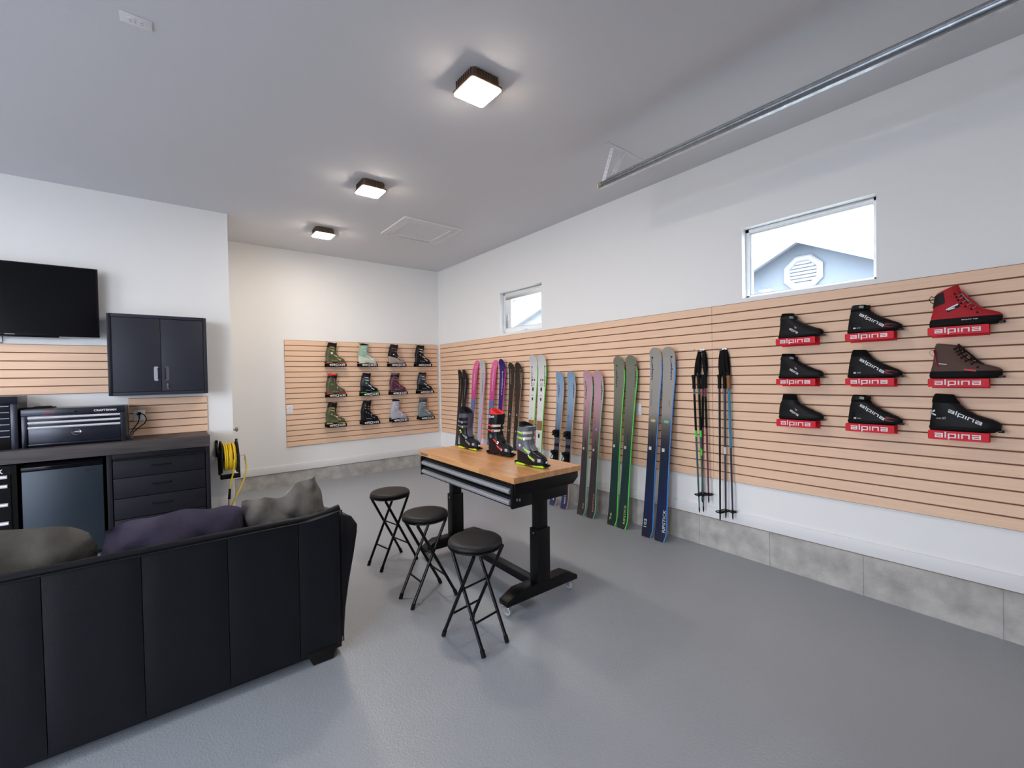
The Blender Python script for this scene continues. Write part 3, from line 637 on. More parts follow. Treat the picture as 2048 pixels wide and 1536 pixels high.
# ------------------------------------------------------------------ outlets, plug and cables
def outlet(name, label, loc, rot, cat='outlet', kind='duplex', w=.072, h=.116):
    o = thing(name, label, cat, loc, rot)
    MB().box(-w/2, w/2, -.006, 0, -h/2, h/2).build('cover_plate', MATS['white_plastic'], o, bevel=.002)
    if kind == 'duplex':
        for s in (-1, 1):
            r = MB().rbox(-.017, .017, -.0085, -.006, s*.02-.014, s*.02+.014, .006, 'y').build('receptacle', MATS['white_plastic'], o)
            MB().box(-.008, -.006, -.0088, -.0080, s*.02-.004, s*.02+.006).box(.006, .008, -.0088, -.0080, s*.02-.004, s*.02+.006).build('slots', MATS['dark_hole'], r)
    else: MB().box(-.006, .006, -.016, -.006, -.012, .012).build('toggle', MATS['white_plastic'], o, bevel=.001)
    return o
outlet('wall_outlet', 'white outlet plate with a black plug on the short slat strip', (-4.03, YT-.020, 1.178), (0, 0, 0), w=.09, h=.11)
pg = thing('power_plug', 'black plug with two cords in the outlet above the worktop', 'plug', (0, 0, 0))
MB().box(-4.044, -4.016, YT-.06, YT-.0292, 1.185, 1.212).build('plug_body', MATS['black_rubber'], pg, bevel=.004)
MB().tube([(-4.03, YT-.061, 1.19), (-4.03, YT-.085, 1.15), (-4.04, YT-.09, 1.11), (-4.07, YT-.1, 1.06), (-4.095, YT-.14, 1.02), (-4.085, YT-.20, CZ+.008)], .0045, 8).build('cord', MATS['black_rubber'], pg)
MB().tube([(-4.016, YT-.05, 1.20), (-3.99, YT-.07, 1.185), (-3.975, YT-.08, 1.14), (-3.99, YT-.09, 1.10), (-4.03, YT-.12, 1.07), (-4.075, YT-.17, 1.03), (-4.08, YT-.22, CZ+.008)], .0045, 8).build('cord', MATS['black_rubber'], pg)
ad = MB().box(-4.107, -4.072, YT-.33, YT-.25, CZ+.001, CZ+.045).build('power_adapter', mat('adapter_grey', rgb(70, 72, 82), .5), bevel=.004); tag(ad, 'small grey power adapter beside the tool chest', 'adapter')
outlet('ceiling_outlet', 'white double outlet set in the ceiling', (-3.895, -3.932, H-.0005), (R(90), 0, 0), w=.128, h=.078)
for ch in bpy.data.objects:
    if ch.parent and ch.parent.name.startswith('ceiling_outlet') and ch.name.startswith('receptacle'): ch.rotation_euler = (0, R(90), 0); ch.scale = (1.1, 1, 1.1)
outlet('wall_outlet', 'white outlet plate at the left edge of the back slat wall', (-2.432, -.0205, 1.09), (0, 0, 0), w=.078, h=.125)
outlet('light_switch', 'white switch plate on the slats half hidden by the green ski', (-.0205, -4.168, 1.142), (0, 0, R(-90)), 'switch', 'toggle', w=.072, h=.118)
# ------------------------------------------------------------------ hose reel
hr = thing('hose_reel', 'black wall reel wound with yellow air hose at the end of the wall', 'hose reel', (-3.30, YT, .70))
hy = mat('hose_yellow', rgb(238, 200, 24), .45)
ry = -.20
def ringpath(x, r, k=40): return [(x, ry+r*cos(2*pi*i/k), r*sin(2*pi*i/k)-.005) for i in range(k)]
for x in (-.072, .072):
    fl_ = MB().tube(ringpath(x, .168), .008, 8, True)
    for k in range(6):
        t = 2*pi*k/6+.3; fl_.tube([(x, ry, -.005), (x, ry+.165*cos(t), .165*sin(t)-.005)], .007, 6)
    fl_.lathe([(.03, -.006), (.05, -.006), (.05, .006), (.03, .006)], (x, ry, -.005), 'x', 20).build('flange', MATS['black_satin'], hr)
MB().cyl((-.075, ry, -.005), .045, .15, 'x', 16).build('drum', MATS['black_satin'], hr)
coil = []
for k in range(8*20+1):
    t = k/20; u = (t % 8)/8; coil.append((-.056+.112*u+.006*sin(t*2.1), ry+(.138+.006*sin(t*3.3))*cos(2*pi*t), (.138+.006*sin(t*3.3))*sin(2*pi*t)-.005))
MB().tube(coil, .0078, 8).build('wound_hose', hy, hr)
coil2 = [(p[0]*.96+.004, ry+(p[1]-ry)*.90, (p[2]+.005)*.90-.005) for p in coil]
MB().tube(coil2, .0075, 6).build('wound_hose', hy, hr)
a = MB()
for x in (-.092, .092): a.tube([(x, -.012, .12), (x, ry, -.005), (x*.98, ry-.02, -.19)], .011, 6); a.box(x-.012, x+.012, -.02, -.001, -.02, .16)
a.build('arm', MATS['black_satin'], hr)
g = MB().box(-.082, .098, ry-.05, ry+.03, -.235, -.222).box(-.082, .098, ry-.05, ry-.04, -.235, -.185).box(-.082, -.072, ry-.05, ry+.03, -.235, -.185).box(.088, .098, ry-.05, ry+.03, -.235, -.185)
for x in (-.03, .0, .035): g.cyl((x, ry-.05, -.21), .009, .08, 'y', 10)
g.build('hose_guide', MATS['black_satin'], hr, bevel=.002)
MB().tube([(.035, ry-.138, -.02), (.033, ry-.13, -.10), (.026, ry-.075, -.19), (.015, ry-.06, -.235), (.002, ry-.055, -.30), (-.004, ry-.053, -.345)], .0078, 8).build('hose_tail', hy, hr)
MB().tube([(-.004, ry-.053, -.342), (-.012, ry-.053, -.45)], [.011, .014], 10).build('hose_grip', MATS['black_rubber'], hr)
MB().tube([(-.012, ry-.053, -.45), (-.016, ry-.053, -.515)], .010, 10).build('brass_coupler', mat('brass', (.72, .5, .34), .3, 1), hr)
MB().tube([(.09, ry, -.005), (.145, ry, .0), (.150, ry, -.03)], .006, 8).tube([(.150, ry, -.025), (.150, ry, -.05)], .009, 8).build('swivel_fitting', MATS['brass'], hr)
MB().tube([(.150, ry, -.045), (.158, ry-.01, -.12), (.152, ry-.02, -.20), (.13, ry-.01, -.28), (.09, ry+.01, -.38), (.045, ry+.02, -.48), (-.0, ry+.03, -.58), (-.04, ry+.05, -.68)], .0078, 8).build('inlet_hose', hy, hr)
# ------------------------------------------------------------------ attic hatch, door track with its hanger
hx = thing('attic_hatch', 'white framed attic hatch in the ceiling', 'hatch', (-1.227, -1.81, H))
m = MB(); o_, i_ = (.383, .363), (.29, .275)
for s in (-1, 1):
    m.box(s*o_[0]-(0 if s < 0 else .10), s*o_[0]+(.10 if s < 0 else 0), -o_[1], o_[1], -.014, -.0005)
    m.box(-o_[0]+.1, o_[0]-.1, s*o_[1]-(0 if s < 0 else .09), s*o_[1]+(.09 if s < 0 else 0), -.014, -.0005)
m.build('hatch_frame', MATS['ceiling_paint'], hx, bevel=.002)
MB().box(-.28, .28, -.27, .27, -.008, -.0005).build('hatch_panel', MATS['ceiling_paint'], hx)
for s in (-1, 1):
    MB().box(s*(o_[0]-.002)-.006, s*(o_[0]-.002)+.006, -o_[1], o_[1], -.017, -.002).build('edge_bead', MATS['trim_white'], hx); MB().box(-o_[0], o_[0], s*(o_[1]-.002)-.006, s*(o_[1]-.002)+.006, -.017, -.002).build('edge_bead', MATS['trim_white'], hx)
    MB().box(s*.283-.005, s*.283+.005, -.272, .272, -.016, -.003).build('inner_bead', MATS['trim_white'], hx); MB().box(-.283, .283, s*.272-.005, s*.272+.005, -.016, -.003).build('inner_bead', MATS['trim_white'], hx)
tk = thing('door_track', 'galvanized overhead garage door track along the right wall', 'door track', (-.885, -4.43, 3.10))
y1 = YF+4.43+.02
MB().prism([(-.02, -.028), (.006, -.030), (.014, -.022), (.016, .018), (.010, .026), (-.006, .028), (-.016, .022), (-.018, .018), (-.006, .0245), (.009, .023), (.0125, .017), (.0105, -.02), (.004, -.0265), (-.019, -.0245)], 'y', 0, y1).build('rail', MATS['galvanized'], tk, ang=25)
MB().box(.016, .018, -.06, y1, .0, .05).box(.016, .05, -.06, y1, .048, .05).build('stiffener_angle', MATS['galvanized'], tk)
MB().box(-.02, .012, .0, .012, -.02, .015).build('end_stop', mat('stop_cream', rgb(225, 205, 180), .5), tk, bevel=.002)
def perforated(name, p0, p1, w_, nrm, parent):
    """punched flat bar from p0 to p1"""
    p0, p1, nrm = V(p0), V(p1), V(nrm).normalized(); t = (p1-p0); L = t.length; t.normalize(); s = nrm.cross(t).normalized()
    mb = MB(); k = max(2, int(L/.028)); pit = L/k; hw2 = w_/2; hh = .0045
    for i in range(k):                                 # each cell: a plate with a real slot in it
        a = p0+t*(i*pit)
        for (u0, u1, v0, v1) in ((0, pit, -hw2, -hh), (0, pit, hh, hw2), (0, pit*.3, -hh, hh), (pit*.72, pit, -hh, hh)):
            vs = [a+t*u+s*v+nrm*d for d in (0, .002) for u, v in ((u0, v0), (u1, v0), (u1, v1), (u0, v1))]
            mb.add(vs, [(0, 1, 2, 3), (7, 6, 5, 4), (0, 4, 5, 1), (1, 5, 6, 2), (2, 6, 7, 3), (3, 7, 4, 0)])
    return mb.build(name, mat('zinc_white', rgb(225, 225, 232), .45, .1), parent, smooth=False)
perforated('ceiling_bar', (-.112, -.165, .262), (.385, -.155, .262), .035, (0, 0, -1), tk)
perforated('hanger_strap', (.0, -.14, .262), (.018, -.02, .02), .034, (-1, -.1, 0), tk)
perforated('hanger_strap', (.14, -.145, .262), (.02, -.10, .02), .034, (-.9, -.5, -.45), tk)
# ------------------------------------------------------------------ skis leaning on the right wall
def ramp_mat(name, stops, L, rough=.32, dim=2, coat=.2):
    """colour bands along the ski's own length"""
    m = bpy.data.materials.new(name); m.use_nodes = True; MATS[name] = m; nt = m.node_tree; b = nt.nodes['Principled BSDF']
    tc = nt.nodes.new('ShaderNodeTexCoord'); sp = nt.nodes.new('ShaderNodeSeparateXYZ'); nt.links.new(tc.outputs['Object'], sp.inputs[0])
    n = nt.nodes.new('ShaderNodeTexNoise'); n.inputs['Scale'].default_value = 30; nt.links.new(tc.outputs['Object'], n.inputs['Vector'])
    ma = nt.nodes.new('ShaderNodeMath'); ma.operation = 'MULTIPLY_ADD'; ma.inputs[1].default_value = 1/L; nt.links.new(sp.outputs[dim], ma.inputs[0])
    mb_ = nt.nodes.new('ShaderNodeMath'); mb_.operation = 'MULTIPLY'; mb_.inputs[1].default_value = .012; nt.links.new(n.outputs[0], mb_.inputs[0]); nt.links.new(mb_.outputs[0], ma.inputs[2])
    r = nt.nodes.new('ShaderNodeValToRGB'); el = r.color_ramp.elements
    while len(el) < len(stops): el.new(.5)
    for e, (p, c) in zip(el, stops): e.position = p; e.color = (*c, 1)
    nt.links.new(ma.outputs[0], r.inputs[0]); nt.links.new(r.outputs[0], b.inputs['Base Color']); b.inputs['Roughness'].default_value = rough; b.inputs['Coat Weight'].default_value = coat; b.inputs['Coat Roughness'].default_value = .15
    return m
def ski_profile(L, wt, ww, wl, tip, n=30):
    """stations: (z, half width, offset of the centre line towards the room)"""
    st = []
    for i in range(n+1):
        t = i/n; t = 1-(1-t)**1.6 if t > .5 else t**1.2 if False else t; z = L*t
        hwid = (wl*(1-t/.42)**2+ww*(1-(1-t/.42)**2)) if t < .42 else (ww+(wt-ww)*((t-.42)/.43)**2 if t < .85 else wt)
        e = L-z; k = .07
        if e < k: hwid = wt*max(.34, (1-((k-e)/k)**2.6)**.5)
        if z < .025: hwid *= .80+.20*(z/.025)
        off = tip*max(0, (z-(L-.26))/.26)**2+.022*max(0, (.12-z)/.12)**2*(1 if tip > 0 else -1)
        st.append((z, hwid/2, off))
    st.append((L, wt*.30/2, tip)); return st
def ski(label, group, yb, yt, zt, m, edge, wt=.125, ww=.088, wl=.112, xb=-.205, xt=-.045, base_out=False, logo=None, marks=()):
    pb = V((xb, yb, fz(yb))); ptp = V((xt, yt, zt)); d = ptp-pb; L = d.length; zx = d.normalized()
    root = thing('ski', label, 'ski', pb, group=group)
    yx = V((0, -1, 0)); yx = (yx-zx*yx.dot(zx)).normalized(); xx = yx.cross(zx).normalized()   # local x points into the room
    root.rotation_euler = Mx((xx, yx, zx)).transposed().to_euler()
    if xx.x > 0: raise RuntimeError('ski faces the wall')
    tip = .055 if not base_out else -.03
    st = ski_profile(L, wt, ww, wl, tip); th = .011
    body = MB(); rings = []
    for z, h, o in st: tk_ = th*(.5 if z > L-.12 else 1); rings.append([(o, -h, z), (o, h, z), (o+tk_, h-.003, z), (o+tk_, -h+.003, z)])
    body.loft(rings).build('ski_body', m, root, ang=40)
    if edge:
        for s, z0 in ((1, .0),):
            em = MB(); rr = []
            for z, h, o in st:
                if z < z0 or z > L*.93: continue
                rr.append([(o+.0005, s*(h+.0012), z), (o+.0095, s*(h+.0012), z), (o+.0122, s*(h-.004), z), (o+.0005, s*(h-.004), z)])
            em.loft(rr).build('sidewall', edge if s > 0 else (edge if isinstance(edge, bpy.types.Material) else edge), root, ang=40)
    def surf(z):
        for (z0, h0, o0), (z1, h1, o1) in zip(st[:-1], st[1:]):
            if z0 <= z <= z1: t = (z-z0)/max(1e-6, z1-z0); return o0+(o1-o0)*t+th*(.5 if z > L-.12 else 1)
        return th
    def text(txt, z0, z1, y0, hgt, col, up_=True, bold=.01, nm='lettering'):
        """runs along the ski; y0 side position"""
        f = font2d(txt, bold=bold); vs, fs = f; mb = MB(); k = 6
        if up_: P = lambda a, b_: (z0+(z1-z0)*a, y0-hgt*b_)
        else: P = lambda a, b_: (z1-(z1-z0)*a, y0+hgt*b_)
        pts = []
        for a, b_ in vs: z, y = P(a, b_); pts.append((surf(z)+.0008, y, z))
        mb.add(pts, fs); mb.build(nm, col, root, smooth=False)
    if logo:
        hg = .017+.10*max(0, wt-.115); zt_ = L-logo[0]
        text('elan', zt_-logo[1], zt_-logo[1]*.28, logo[3]-hg/2, hg, logo[2], up_=False, bold=.03, nm='logo_lettering')
        hk = MB(); zz_ = [zt_-logo[1]*.30+logo[1]*.30*i/3 for i in range(4)]
        for i in range(3): hk.add([(surf(zz_[i])+.0008, logo[3]-hg*.5, zz_[i]), (surf(zz_[i])+.0008, logo[3]-hg*.2, zz_[i]), (surf(zz_[i+1])+.0008, logo[3]-hg*.2, zz_[i+1]), (surf(zz_[i+1])+.0008, logo[3]-hg*.5, zz_[i+1])], [(0, 1, 2, 3)])
        hk.add([(surf(zt_-.016)+.0008, logo[3]-hg*.5, zt_-.016), (surf(zt_-.016)+.0008, logo[3]+hg*.5, zt_-.016), (surf(zt_)+.0008, logo[3]+hg*.5, zt_), (surf(zt_)+.0008, logo[3]-hg*.5, zt_)], [(0, 1, 2, 3)])
        hk.build('logo_hook', logo[2], root, smooth=False)
    for mk in marks:
        if mk[0] == 'text': text(*mk[1:])
        elif mk[0] == 'dot':
            _, z, y, r1, r2, col = mk; mb = MB(); k = 16
            mb.prism([(y+r1*cos(2*pi*i/k), z+r2*sin(2*pi*i/k)) for i in range(k)], 'x', surf(z), surf(z)+.0012); mb.build('printed_mark', col, root, smooth=False)
        elif mk[0] == 'rect':
            _, z0, z1, y0, y1, col = mk[:6]; MB().box(surf((z0+z1)/2)-.0005, surf((z0+z1)/2)+.0014, y0, y1, z0, z1).build(mk[6] if len(mk) > 6 else 'printed_mark', col, root, smooth=False)
    return root, surf, L
K = lambda n, c, r=.4: mat('ski_'+n, c, r)
blk, wht, gry = K('black', rgb(20, 20, 24)), K('white', rgb(215, 215, 215)), K('logo_grey', rgb(150, 150, 155))
navy_, dk_ = K('navy', rgb(40, 36, 92)), K('dark', rgb(52, 50, 54))
G = lambda s: 'pair of '+s+' skis'
# 1 short black pair behind the ski boots
for k, (yt, lb) in enumerate(((-.82, 'left ski of the short black pair nearest the corner'), (-.955, 'right ski of the short black pair nearest the corner'))):
    m = ramp_mat('ski_a%d' % k, [(0, rgb(30, 36, 58)), (.5, rgb(24, 28, 46)), (.75, rgb(16, 16, 20)), (1, rgb(14, 14, 16))], 1.65)
    ski(lb, G('short black'), yt+.02, yt, 1.622, m, None, .118, .078, .108, logo=(.16, .30, gry, .01))
# 2 pink and grey pair, 3 pink and purple pair
def pinkmarks(L0): return [('rect', .78, .80, -.03, .03, K('pinkmark', rgb(214, 80, 140))), ('rect', .70, .712, -.02, .035, K('pinkmark', rgb(214, 80, 140))), ('rect', .60, .612, -.035, .02, K('pinkmark', rgb(214, 80, 140)))]
mp = lambda n: ramp_mat(n, [(0, rgb(92, 98, 150)), (.66, rgb(96, 104, 158)), (.675, rgb(190, 62, 132)), (1, rgb(222, 94, 150))], 1.8)
ski('ski with pink base turned outward, left of the pale grey ski', G('pink and grey'), -1.20, -1.225, 1.765, mp('ski_b0'), None, .128, .090, .115, base_out=True, logo=(.10, .36, wht, .01), marks=pinkmarks(0))
ski('pale grey ski with pink edge beside the pink-based ski', G('pink and grey'), -1.43, -1.455, 1.757, ramp_mat('ski_b1', [(0, rgb(176, 172, 186)), (.5, rgb(168, 164, 186)), (.75, rgb(176, 177, 179)), (1, rgb(186, 187, 188))], 1.8), K('pinkedge', rgb(226, 110, 160)), .128, .090, .115, logo=(.20, .33, dk_, .012))
ski('ski with pink base turned outward, left of the purple ski', G('pink and purple'), -1.685, -1.71, 1.752, mp('ski_c0'), None, .132, .094, .118, base_out=True, logo=(.10, .36, wht, .01), marks=pinkmarks(0))
ski('deep purple ski with pink edge behind the red boot', G('pink and purple'), -1.915, -1.938, 1.744, ramp_mat('ski_c1', [(0, rgb(80, 30, 104)), (.42, rgb(44, 14, 96)), (.50, rgb(140, 24, 100)), (.57, rgb(44, 12, 108)), (1, rgb(34, 18, 104))], 1.8), K('pinkedge2', rgb(220, 60, 140)), .132, .094, .118, logo=(.17, .33, wht, .012))
# 4 taller black pair
for k, (yt, lb) in enumerate(((-2.153, 'left ski of the dark brown-black pair beside the white skis'), (-2.304, 'right ski of the dark brown-black pair beside the white skis'))):
    m = ramp_mat('ski_d%d' % k, [(0, rgb(18, 18, 19)), (.5, rgb(16, 16, 17)), (.62, rgb(38, 32, 28)), (1, rgb(30, 25, 22))], 1.75)
    ski(lb, G('brown-black'), yt+.015, yt, 1.684, m, K('woodedge', rgb(150, 115, 84)), .128, .086, .112, logo=(.09, .20, gry, -.02 if k == 0 else .04), marks=[('dot', 1.02, 0, .012, .016, gry), ('dot', .80, 0, .010, .014, gry)])
# 5 white pair with green sidewalls
for k, (yt, lb) in enumerate(((-2.612, 'left ski of the white pair with green edges'), (-2.772, 'right ski of the white pair with green edges'))):
    m = ramp_mat('ski_e%d' % k, [(0, rgb(214, 212, 208)), (.8, rgb(218, 217, 214)), (1, rgb(196, 196, 196))], 1.82)
    wood = K('woodband', rgb(140, 100, 66)); g2 = K('greytint', rgb(186, 184, 182)); bk = K('blackmark', rgb(48, 44, 42)); yl = K('paleyellow', rgb(214, 214, 180))
    ski(lb, G('white and green'), yt+.012, yt, 1.766, m, K('green', rgb(70, 220, 60)), .150, .112, .138, logo=(.14, .26, dk_, -.03 if k == 0 else .055),
        marks=[('rect', .86, .98, -.050, .050, wood, 'wood_band'), ('dot', 1.375, 0, .016, .028, bk), ('dot', 1.435, .0, .028, .026, g2), ('rect', 1.485, 1.503, -.028, -.006, bk), ('rect', 1.485, 1.503, .008, .032, bk), ('rect', 1.513, 1.521, -.03, .03, g2),
               ('rect', 1.29, 1.305, -.03, .025, g2), ('dot', 1.25, .0, .014, .022, bk), ('dot', .79, 0, .018, .028, bk), ('rect', .82, .832, -.03, .03, g2), ('rect', .995, 1.005, -.02, .02, g2), ('dot', 1.12, .01, .012, .02, yl), ('dot', .62, .01, .03, .03, g2)])
# 6 blue pair with bindings
def binding(root, surf, L):
    bd = MATS['black_satin']
    z = .86
    t = bpy.data.objects.new('toe_binding', None); COL.objects.link(t); t.parent = root
    MB().box(surf(z), surf(z)+.03, -.028, .028, z-.05, z+.04).build('toe_base', bd, t, bevel=.004)
    MB().lathe([(.012, .0), (.027, .008), (.030, .03), (.022, .05), (.008, .054)], (surf(z)+.02, 0, z+.012), 'x', 16).box(surf(z)+.025, surf(z)+.055, -.04, .04, z-.03, z-.012).build('toe_wings', bd, t)
    MB().box(surf(z), surf(z)+.006, -.034, .034, z-.16, z-.12).build('brake_plate', bd, t)
    h = bpy.data.objects.new('heel_binding', None); COL.objects.link(h); h.parent = root; z = .60
    MB().box(surf(z), surf(z)+.028, -.03, .03, z-.07, z+.06).build('heel_base', bd, h, bevel=.004)
    MB().add([(surf(z)+.025, -.024, z-.02), (surf(z)+.025, .024, z-.02), (surf(z)+.085, .020, z+.035), (surf(z)+.085, -.020, z+.035), (surf(z)+.025, -.024, z+.03), (surf(z)+.025, .024, z+.03), (surf(z)+.070, .020, z+.06), (surf(z)+.070, -.020, z+.06)], [(0, 1, 2, 3), (4, 7, 6, 5), (0, 3, 7, 4), (1, 5, 6, 2), (2, 6, 7, 3), (0, 4, 5, 1)]).build('heel_cup', bd, h, bevel=.003)
    MB().box(surf(z)+.02, surf(z)+.075, -.018, .018, z-.075, z-.04).build('heel_lever', bd, h, bevel=.004)
    for s in (-1, 1): MB().tube([(surf(z)+.01, s*.035, z+.05), (surf(z)+.02, s*.055, z-.01), (surf(z)+.03, s*.068, z-.05)], .004, 6).build('brake_arm', bd, h)
for k, (yb, yt, lb) in enumerate(((-3.077, -3.093, 'left blue ski with a black binding'), (-3.264, -3.283, 'right blue ski with a black binding'))):
    m = ramp_mat('ski_f%d' % k, [(0, rgb(28, 38, 90)), (.3, rgb(34, 46, 84)), (.50, rgb(62, 78, 106)), (.65, rgb(112, 136, 162)), (.8, rgb(134, 162, 190)), (1, rgb(128, 156, 184))], 1.62)
    r_, sf, L_ = ski(lb, G('blue'), yb, yt, 1.546, m, K('tanedge', rgb(198, 160, 128)), .126, .092, .116, logo=(.09, .22, navy_, -.015 if k == 0 else .04), marks=[('rect', .715, .74, -.012, .008, wht, 'white_sticker'), ('text', 'RIPSTICK' if k else '88', .06, .24 if k else .11, .015, .022, wht), ('text', 'RIPSTICK' if not k else '88', 1.05, 1.22 if not k else 1.09, -.02, .012, navy_)])
    binding(r_, sf, L_)
# 7 mauve pair
for k, (yb, yt, lb) in enumerate(((-3.53, -3.539, 'left ski of the mauve pair fading to dark brown'), (-3.67, -3.693, 'right ski of the mauve pair fading to dark brown'))):
    m = ramp_mat('ski_g%d' % k, [(0, rgb(46, 38, 42)), (.42, rgb(60, 48, 54)), (.56, rgb(104, 82, 88)), (.69, rgb(160, 126, 134)), (.82, rgb(184, 146, 156)), (1, rgb(186, 150, 160))], 1.62)
    ski(lb, G('mauve'), yb, yt, 1.545, m, K('mint', rgb(120, 200, 164)), .132, .096, .122, logo=(.10, .22, dk_, -.025 if k == 0 else .05), marks=[('rect', .72, .745, -.03, -.008, wht, 'white_sticker'), ('rect', .60, .84, -.002, .006, K('dkline', rgb(52, 42, 46))), ('text', 'RIPSTICK' if k else '94', .07, .27 if k else .13, .035, .022, K('rosetext', rgb(190, 130, 130))), ('text', 'RIPSTICK' if not k else '94', 1.02, 1.2 if not k else 1.06, -.02, .012, dk_)]+([('dot', .96, 0, .014, .016, K('violetdot', rgb(160, 120, 200)))] if k else []))
# 8 green pair
for k, (yb, yt, lb) in enumerate(((-3.961, -3.974, 'left ski of the olive pair fading to dark green'), (-4.088, -4.132, 'right ski of the olive pair fading to dark green'))):
    m = ramp_mat('ski_h%d' % k, [(0, rgb(22, 40, 36)), (.3, rgb(16, 52, 52)), (.45, rgb(24, 58, 54)), (.55, rgb(70, 72, 62)), (.72, rgb(110, 112, 98)), (1, rgb(122, 124, 108))], 1.75)
    ski(lb, G('olive green'), yb, yt, 1.686, m, K('neon', rgb(70, 226, 60)), .138, .100, .126, logo=(.09, .23, dk_, -.028 if k == 0 else .052), marks=[('rect', .80, .828, -.035, -.012, wht, 'white_sticker'), ('rect', .78, .95, -.002, .005, K('dkline', rgb(52, 42, 46))), ('text', 'RIPSTICK' if k else '96', .05, .24 if k else .12, .035 if k else -.01, .024, K('limetext', rgb(170, 200, 120))), ('text', 'RIPSTICK' if not k else '96', 1.15, 1.32 if not k else 1.2, -.02, .012, K('oliveline', rgb(92, 94, 82)))])
# 9 tall grey and blue pair
for k, (yb, yt, lb) in enumerate(((-4.383, -4.415, 'left ski of the tall grey pair fading to navy blue'), (-4.526, -4.557, 'right ski of the tall grey pair fading to navy blue'))):
    m = ramp_mat('ski_i%d' % k, [(0, rgb(20, 22, 48)), (.2, rgb(14, 32, 74)), (.42, rgb(14, 32, 56)), (.52, rgb(44, 46, 58)), (.60, rgb(96, 92, 88)), (.67, rgb(146, 143, 136)), (1, rgb(160, 157, 150))], 1.82)
    ski(lb, G('grey and navy'), yb, yt, 1.747, m, K('skyedge', rgb(30, 136, 226)), .134, .100, .124, logo=(.085, .225, navy_, -.035 if k == 0 else .03), marks=[('rect', .83, .862, -.03, -.003, wht, 'white_sticker'), ('rect', .85, .99, .0, .006, K('dkline2', rgb(38, 42, 60))),
        ('text', 'RIPSTICK' if k else '102', .085, .295 if k else .165, .045 if k else -.012, .030, wht), ('text', 'RIPSTICK' if not k else '102', 1.26, 1.42 if not k else 1.32, -.025 if not k else .03, .014, K('slatetext', rgb(90, 96, 130))), ('dot', 1.115, 0, .028, .014, K('gem%d' % k, rgb(190, 176, 120) if k == 0 else rgb(96, 190, 150)))])

# ------------------------------------------------------------------ ski poles on slat hooks
def hook(label, y, z):
    r = thing('slat_hook', label, 'hook', (-.02, y, z))
    MB().box(-.003, .0, -.02, .02, -.03, .004).build('hook_plate', MATS['chrome'], r)
    MB().tube([(-.002, 0, -.004), (-.03, .0, -.02), (-.12, 0, -.018), (-.135, 0, .0)], .003, 8).build('hook_rod', MATS['chrome'], r); return r
hook('wire hook carrying the teal and maroon poles', -4.855, 1.712); hook('wire hook carrying the black and blue poles', -5.055, 1.706)
mat('grip_black', rgb(16, 16, 17), .7); mat('strap_black', rgb(18, 18, 19), .85); mat('cork', rgb(150, 98, 62), .85, bump=.3, bscale=120)
def pole(label, group, yt, yb, zt, zg, zb, ztip, shaft, x=-.06, xt=None, grip='grip_black', strap=True, bands=(), br=.034):
    """zt grip top, zg grip bottom, zb basket, ztip"""
    xt = xt if xt is not None else x
    root = thing('ski_pole', label, 'ski pole', (x, yb, ztip), group=group)
    A = V((xt-x, yt-yb, zt-ztip)); d = A.normalized(); L = A.length
    P = lambda s: d*s
    sg = (zg-ztip)/d.z; sb = (zb-ztip)/d.z
    MB().tube([P(.03), P(sb), P(sg*.55), P(sg+.01)], [.0045, .0065, .0085, .0088], 10).build('shaft', shaft, root, ang=60)
    g = [P(sg), P(sg+.012), P(sg+(L-sg)*.35), P(sg+(L-sg)*.7), P(L-.012), P(L)]
    MB().tube(g, [.016, .0155, .0140, .015, .019, .016], 12).build('grip', MATS[grip], root, ang=60)
    b = MB(); c = P(sb); rr = [c+V((br*cos(2*pi*i/14), br*sin(2*pi*i/14), .004)) for i in range(14)]; b.tube(rr, .004, 6, True)
    for i in range(4): t = pi/4+pi/2*i; b.tube([c, c+V((br*cos(t), br*sin(t), .004))], .004, 6)
    b.tube([c-d*.012, c+d*.016], .010, 10).build('basket', MATS['black_satin'], root)
    MB().tube([P(0), P(.02), P(.05)], [.002, .006, .0065], 8).build('tip', MATS['black_metal'], root)
    for z0, z1, mm in bands: MB().tube([P((z0-ztip)/d.z), P((z1-ztip)/d.z)], [.0095, .0098], 10).build('shaft_band', mm, root)
    return root, P, L
def strap(root, y0, z0, y1, z1, w_, parent_loc, x0=-.04, bulge=.004):
    """wrist strap from the grip top up to the hook: two bands of webbing"""
    for s in (-1, 1):
        mb = MB(); rings = []
        for i in range(9):
            t = i/8; y = y0+(y1-y0)*t+s*bulge*sin(pi*t); z = z0+(z1-z0)*t; x = x0-.012*s*sin(pi*t)
            rings.append([(x-.002-parent_loc[0], y-w_-parent_loc[1], z-parent_loc[2]), (x-.002-parent_loc[0], y+w_-parent_loc[1], z-parent_loc[2]), (x+.001-parent_loc[0], y+w_-parent_loc[1], z-parent_loc[2]), (x+.001-parent_loc[0], y-w_-parent_loc[1], z-parent_loc[2])])
        mb.loft(rings).build('wrist_strap', MATS['strap_black'], root)
teal, maroon, pnavy, pblk = mat('pole_teal', rgb(34, 84, 86), .35), mat('pole_maroon', rgb(104, 30, 56), .35), mat('pole_navy', rgb(36, 44, 72), .35), mat('pole_black', rgb(26, 26, 32), .3)
neon_, pbk = mat('pole_neon', rgb(60, 215, 60), .4), mat('pole_foam', rgb(18, 18, 19), .8); psky = mat('pole_blue', rgb(38, 128, 170), .35)
g1, g2_ = 'poles on the left hook', 'poles on the right hook'
def put(lb, g, yt, yb, zt, zg, zb, ztip, sh, sy, **k):
    sw_ = k.pop('sw', .010); sx = k.pop('sx', -.05)
    r, P, L = pole(lb, g, yt, yb, zt, zg, zb, ztip, sh, **k)
    if sy: strap(r, yt, zt-.01, sy, 1.70 if g == g1 else 1.695, sw_, r.location, sx)
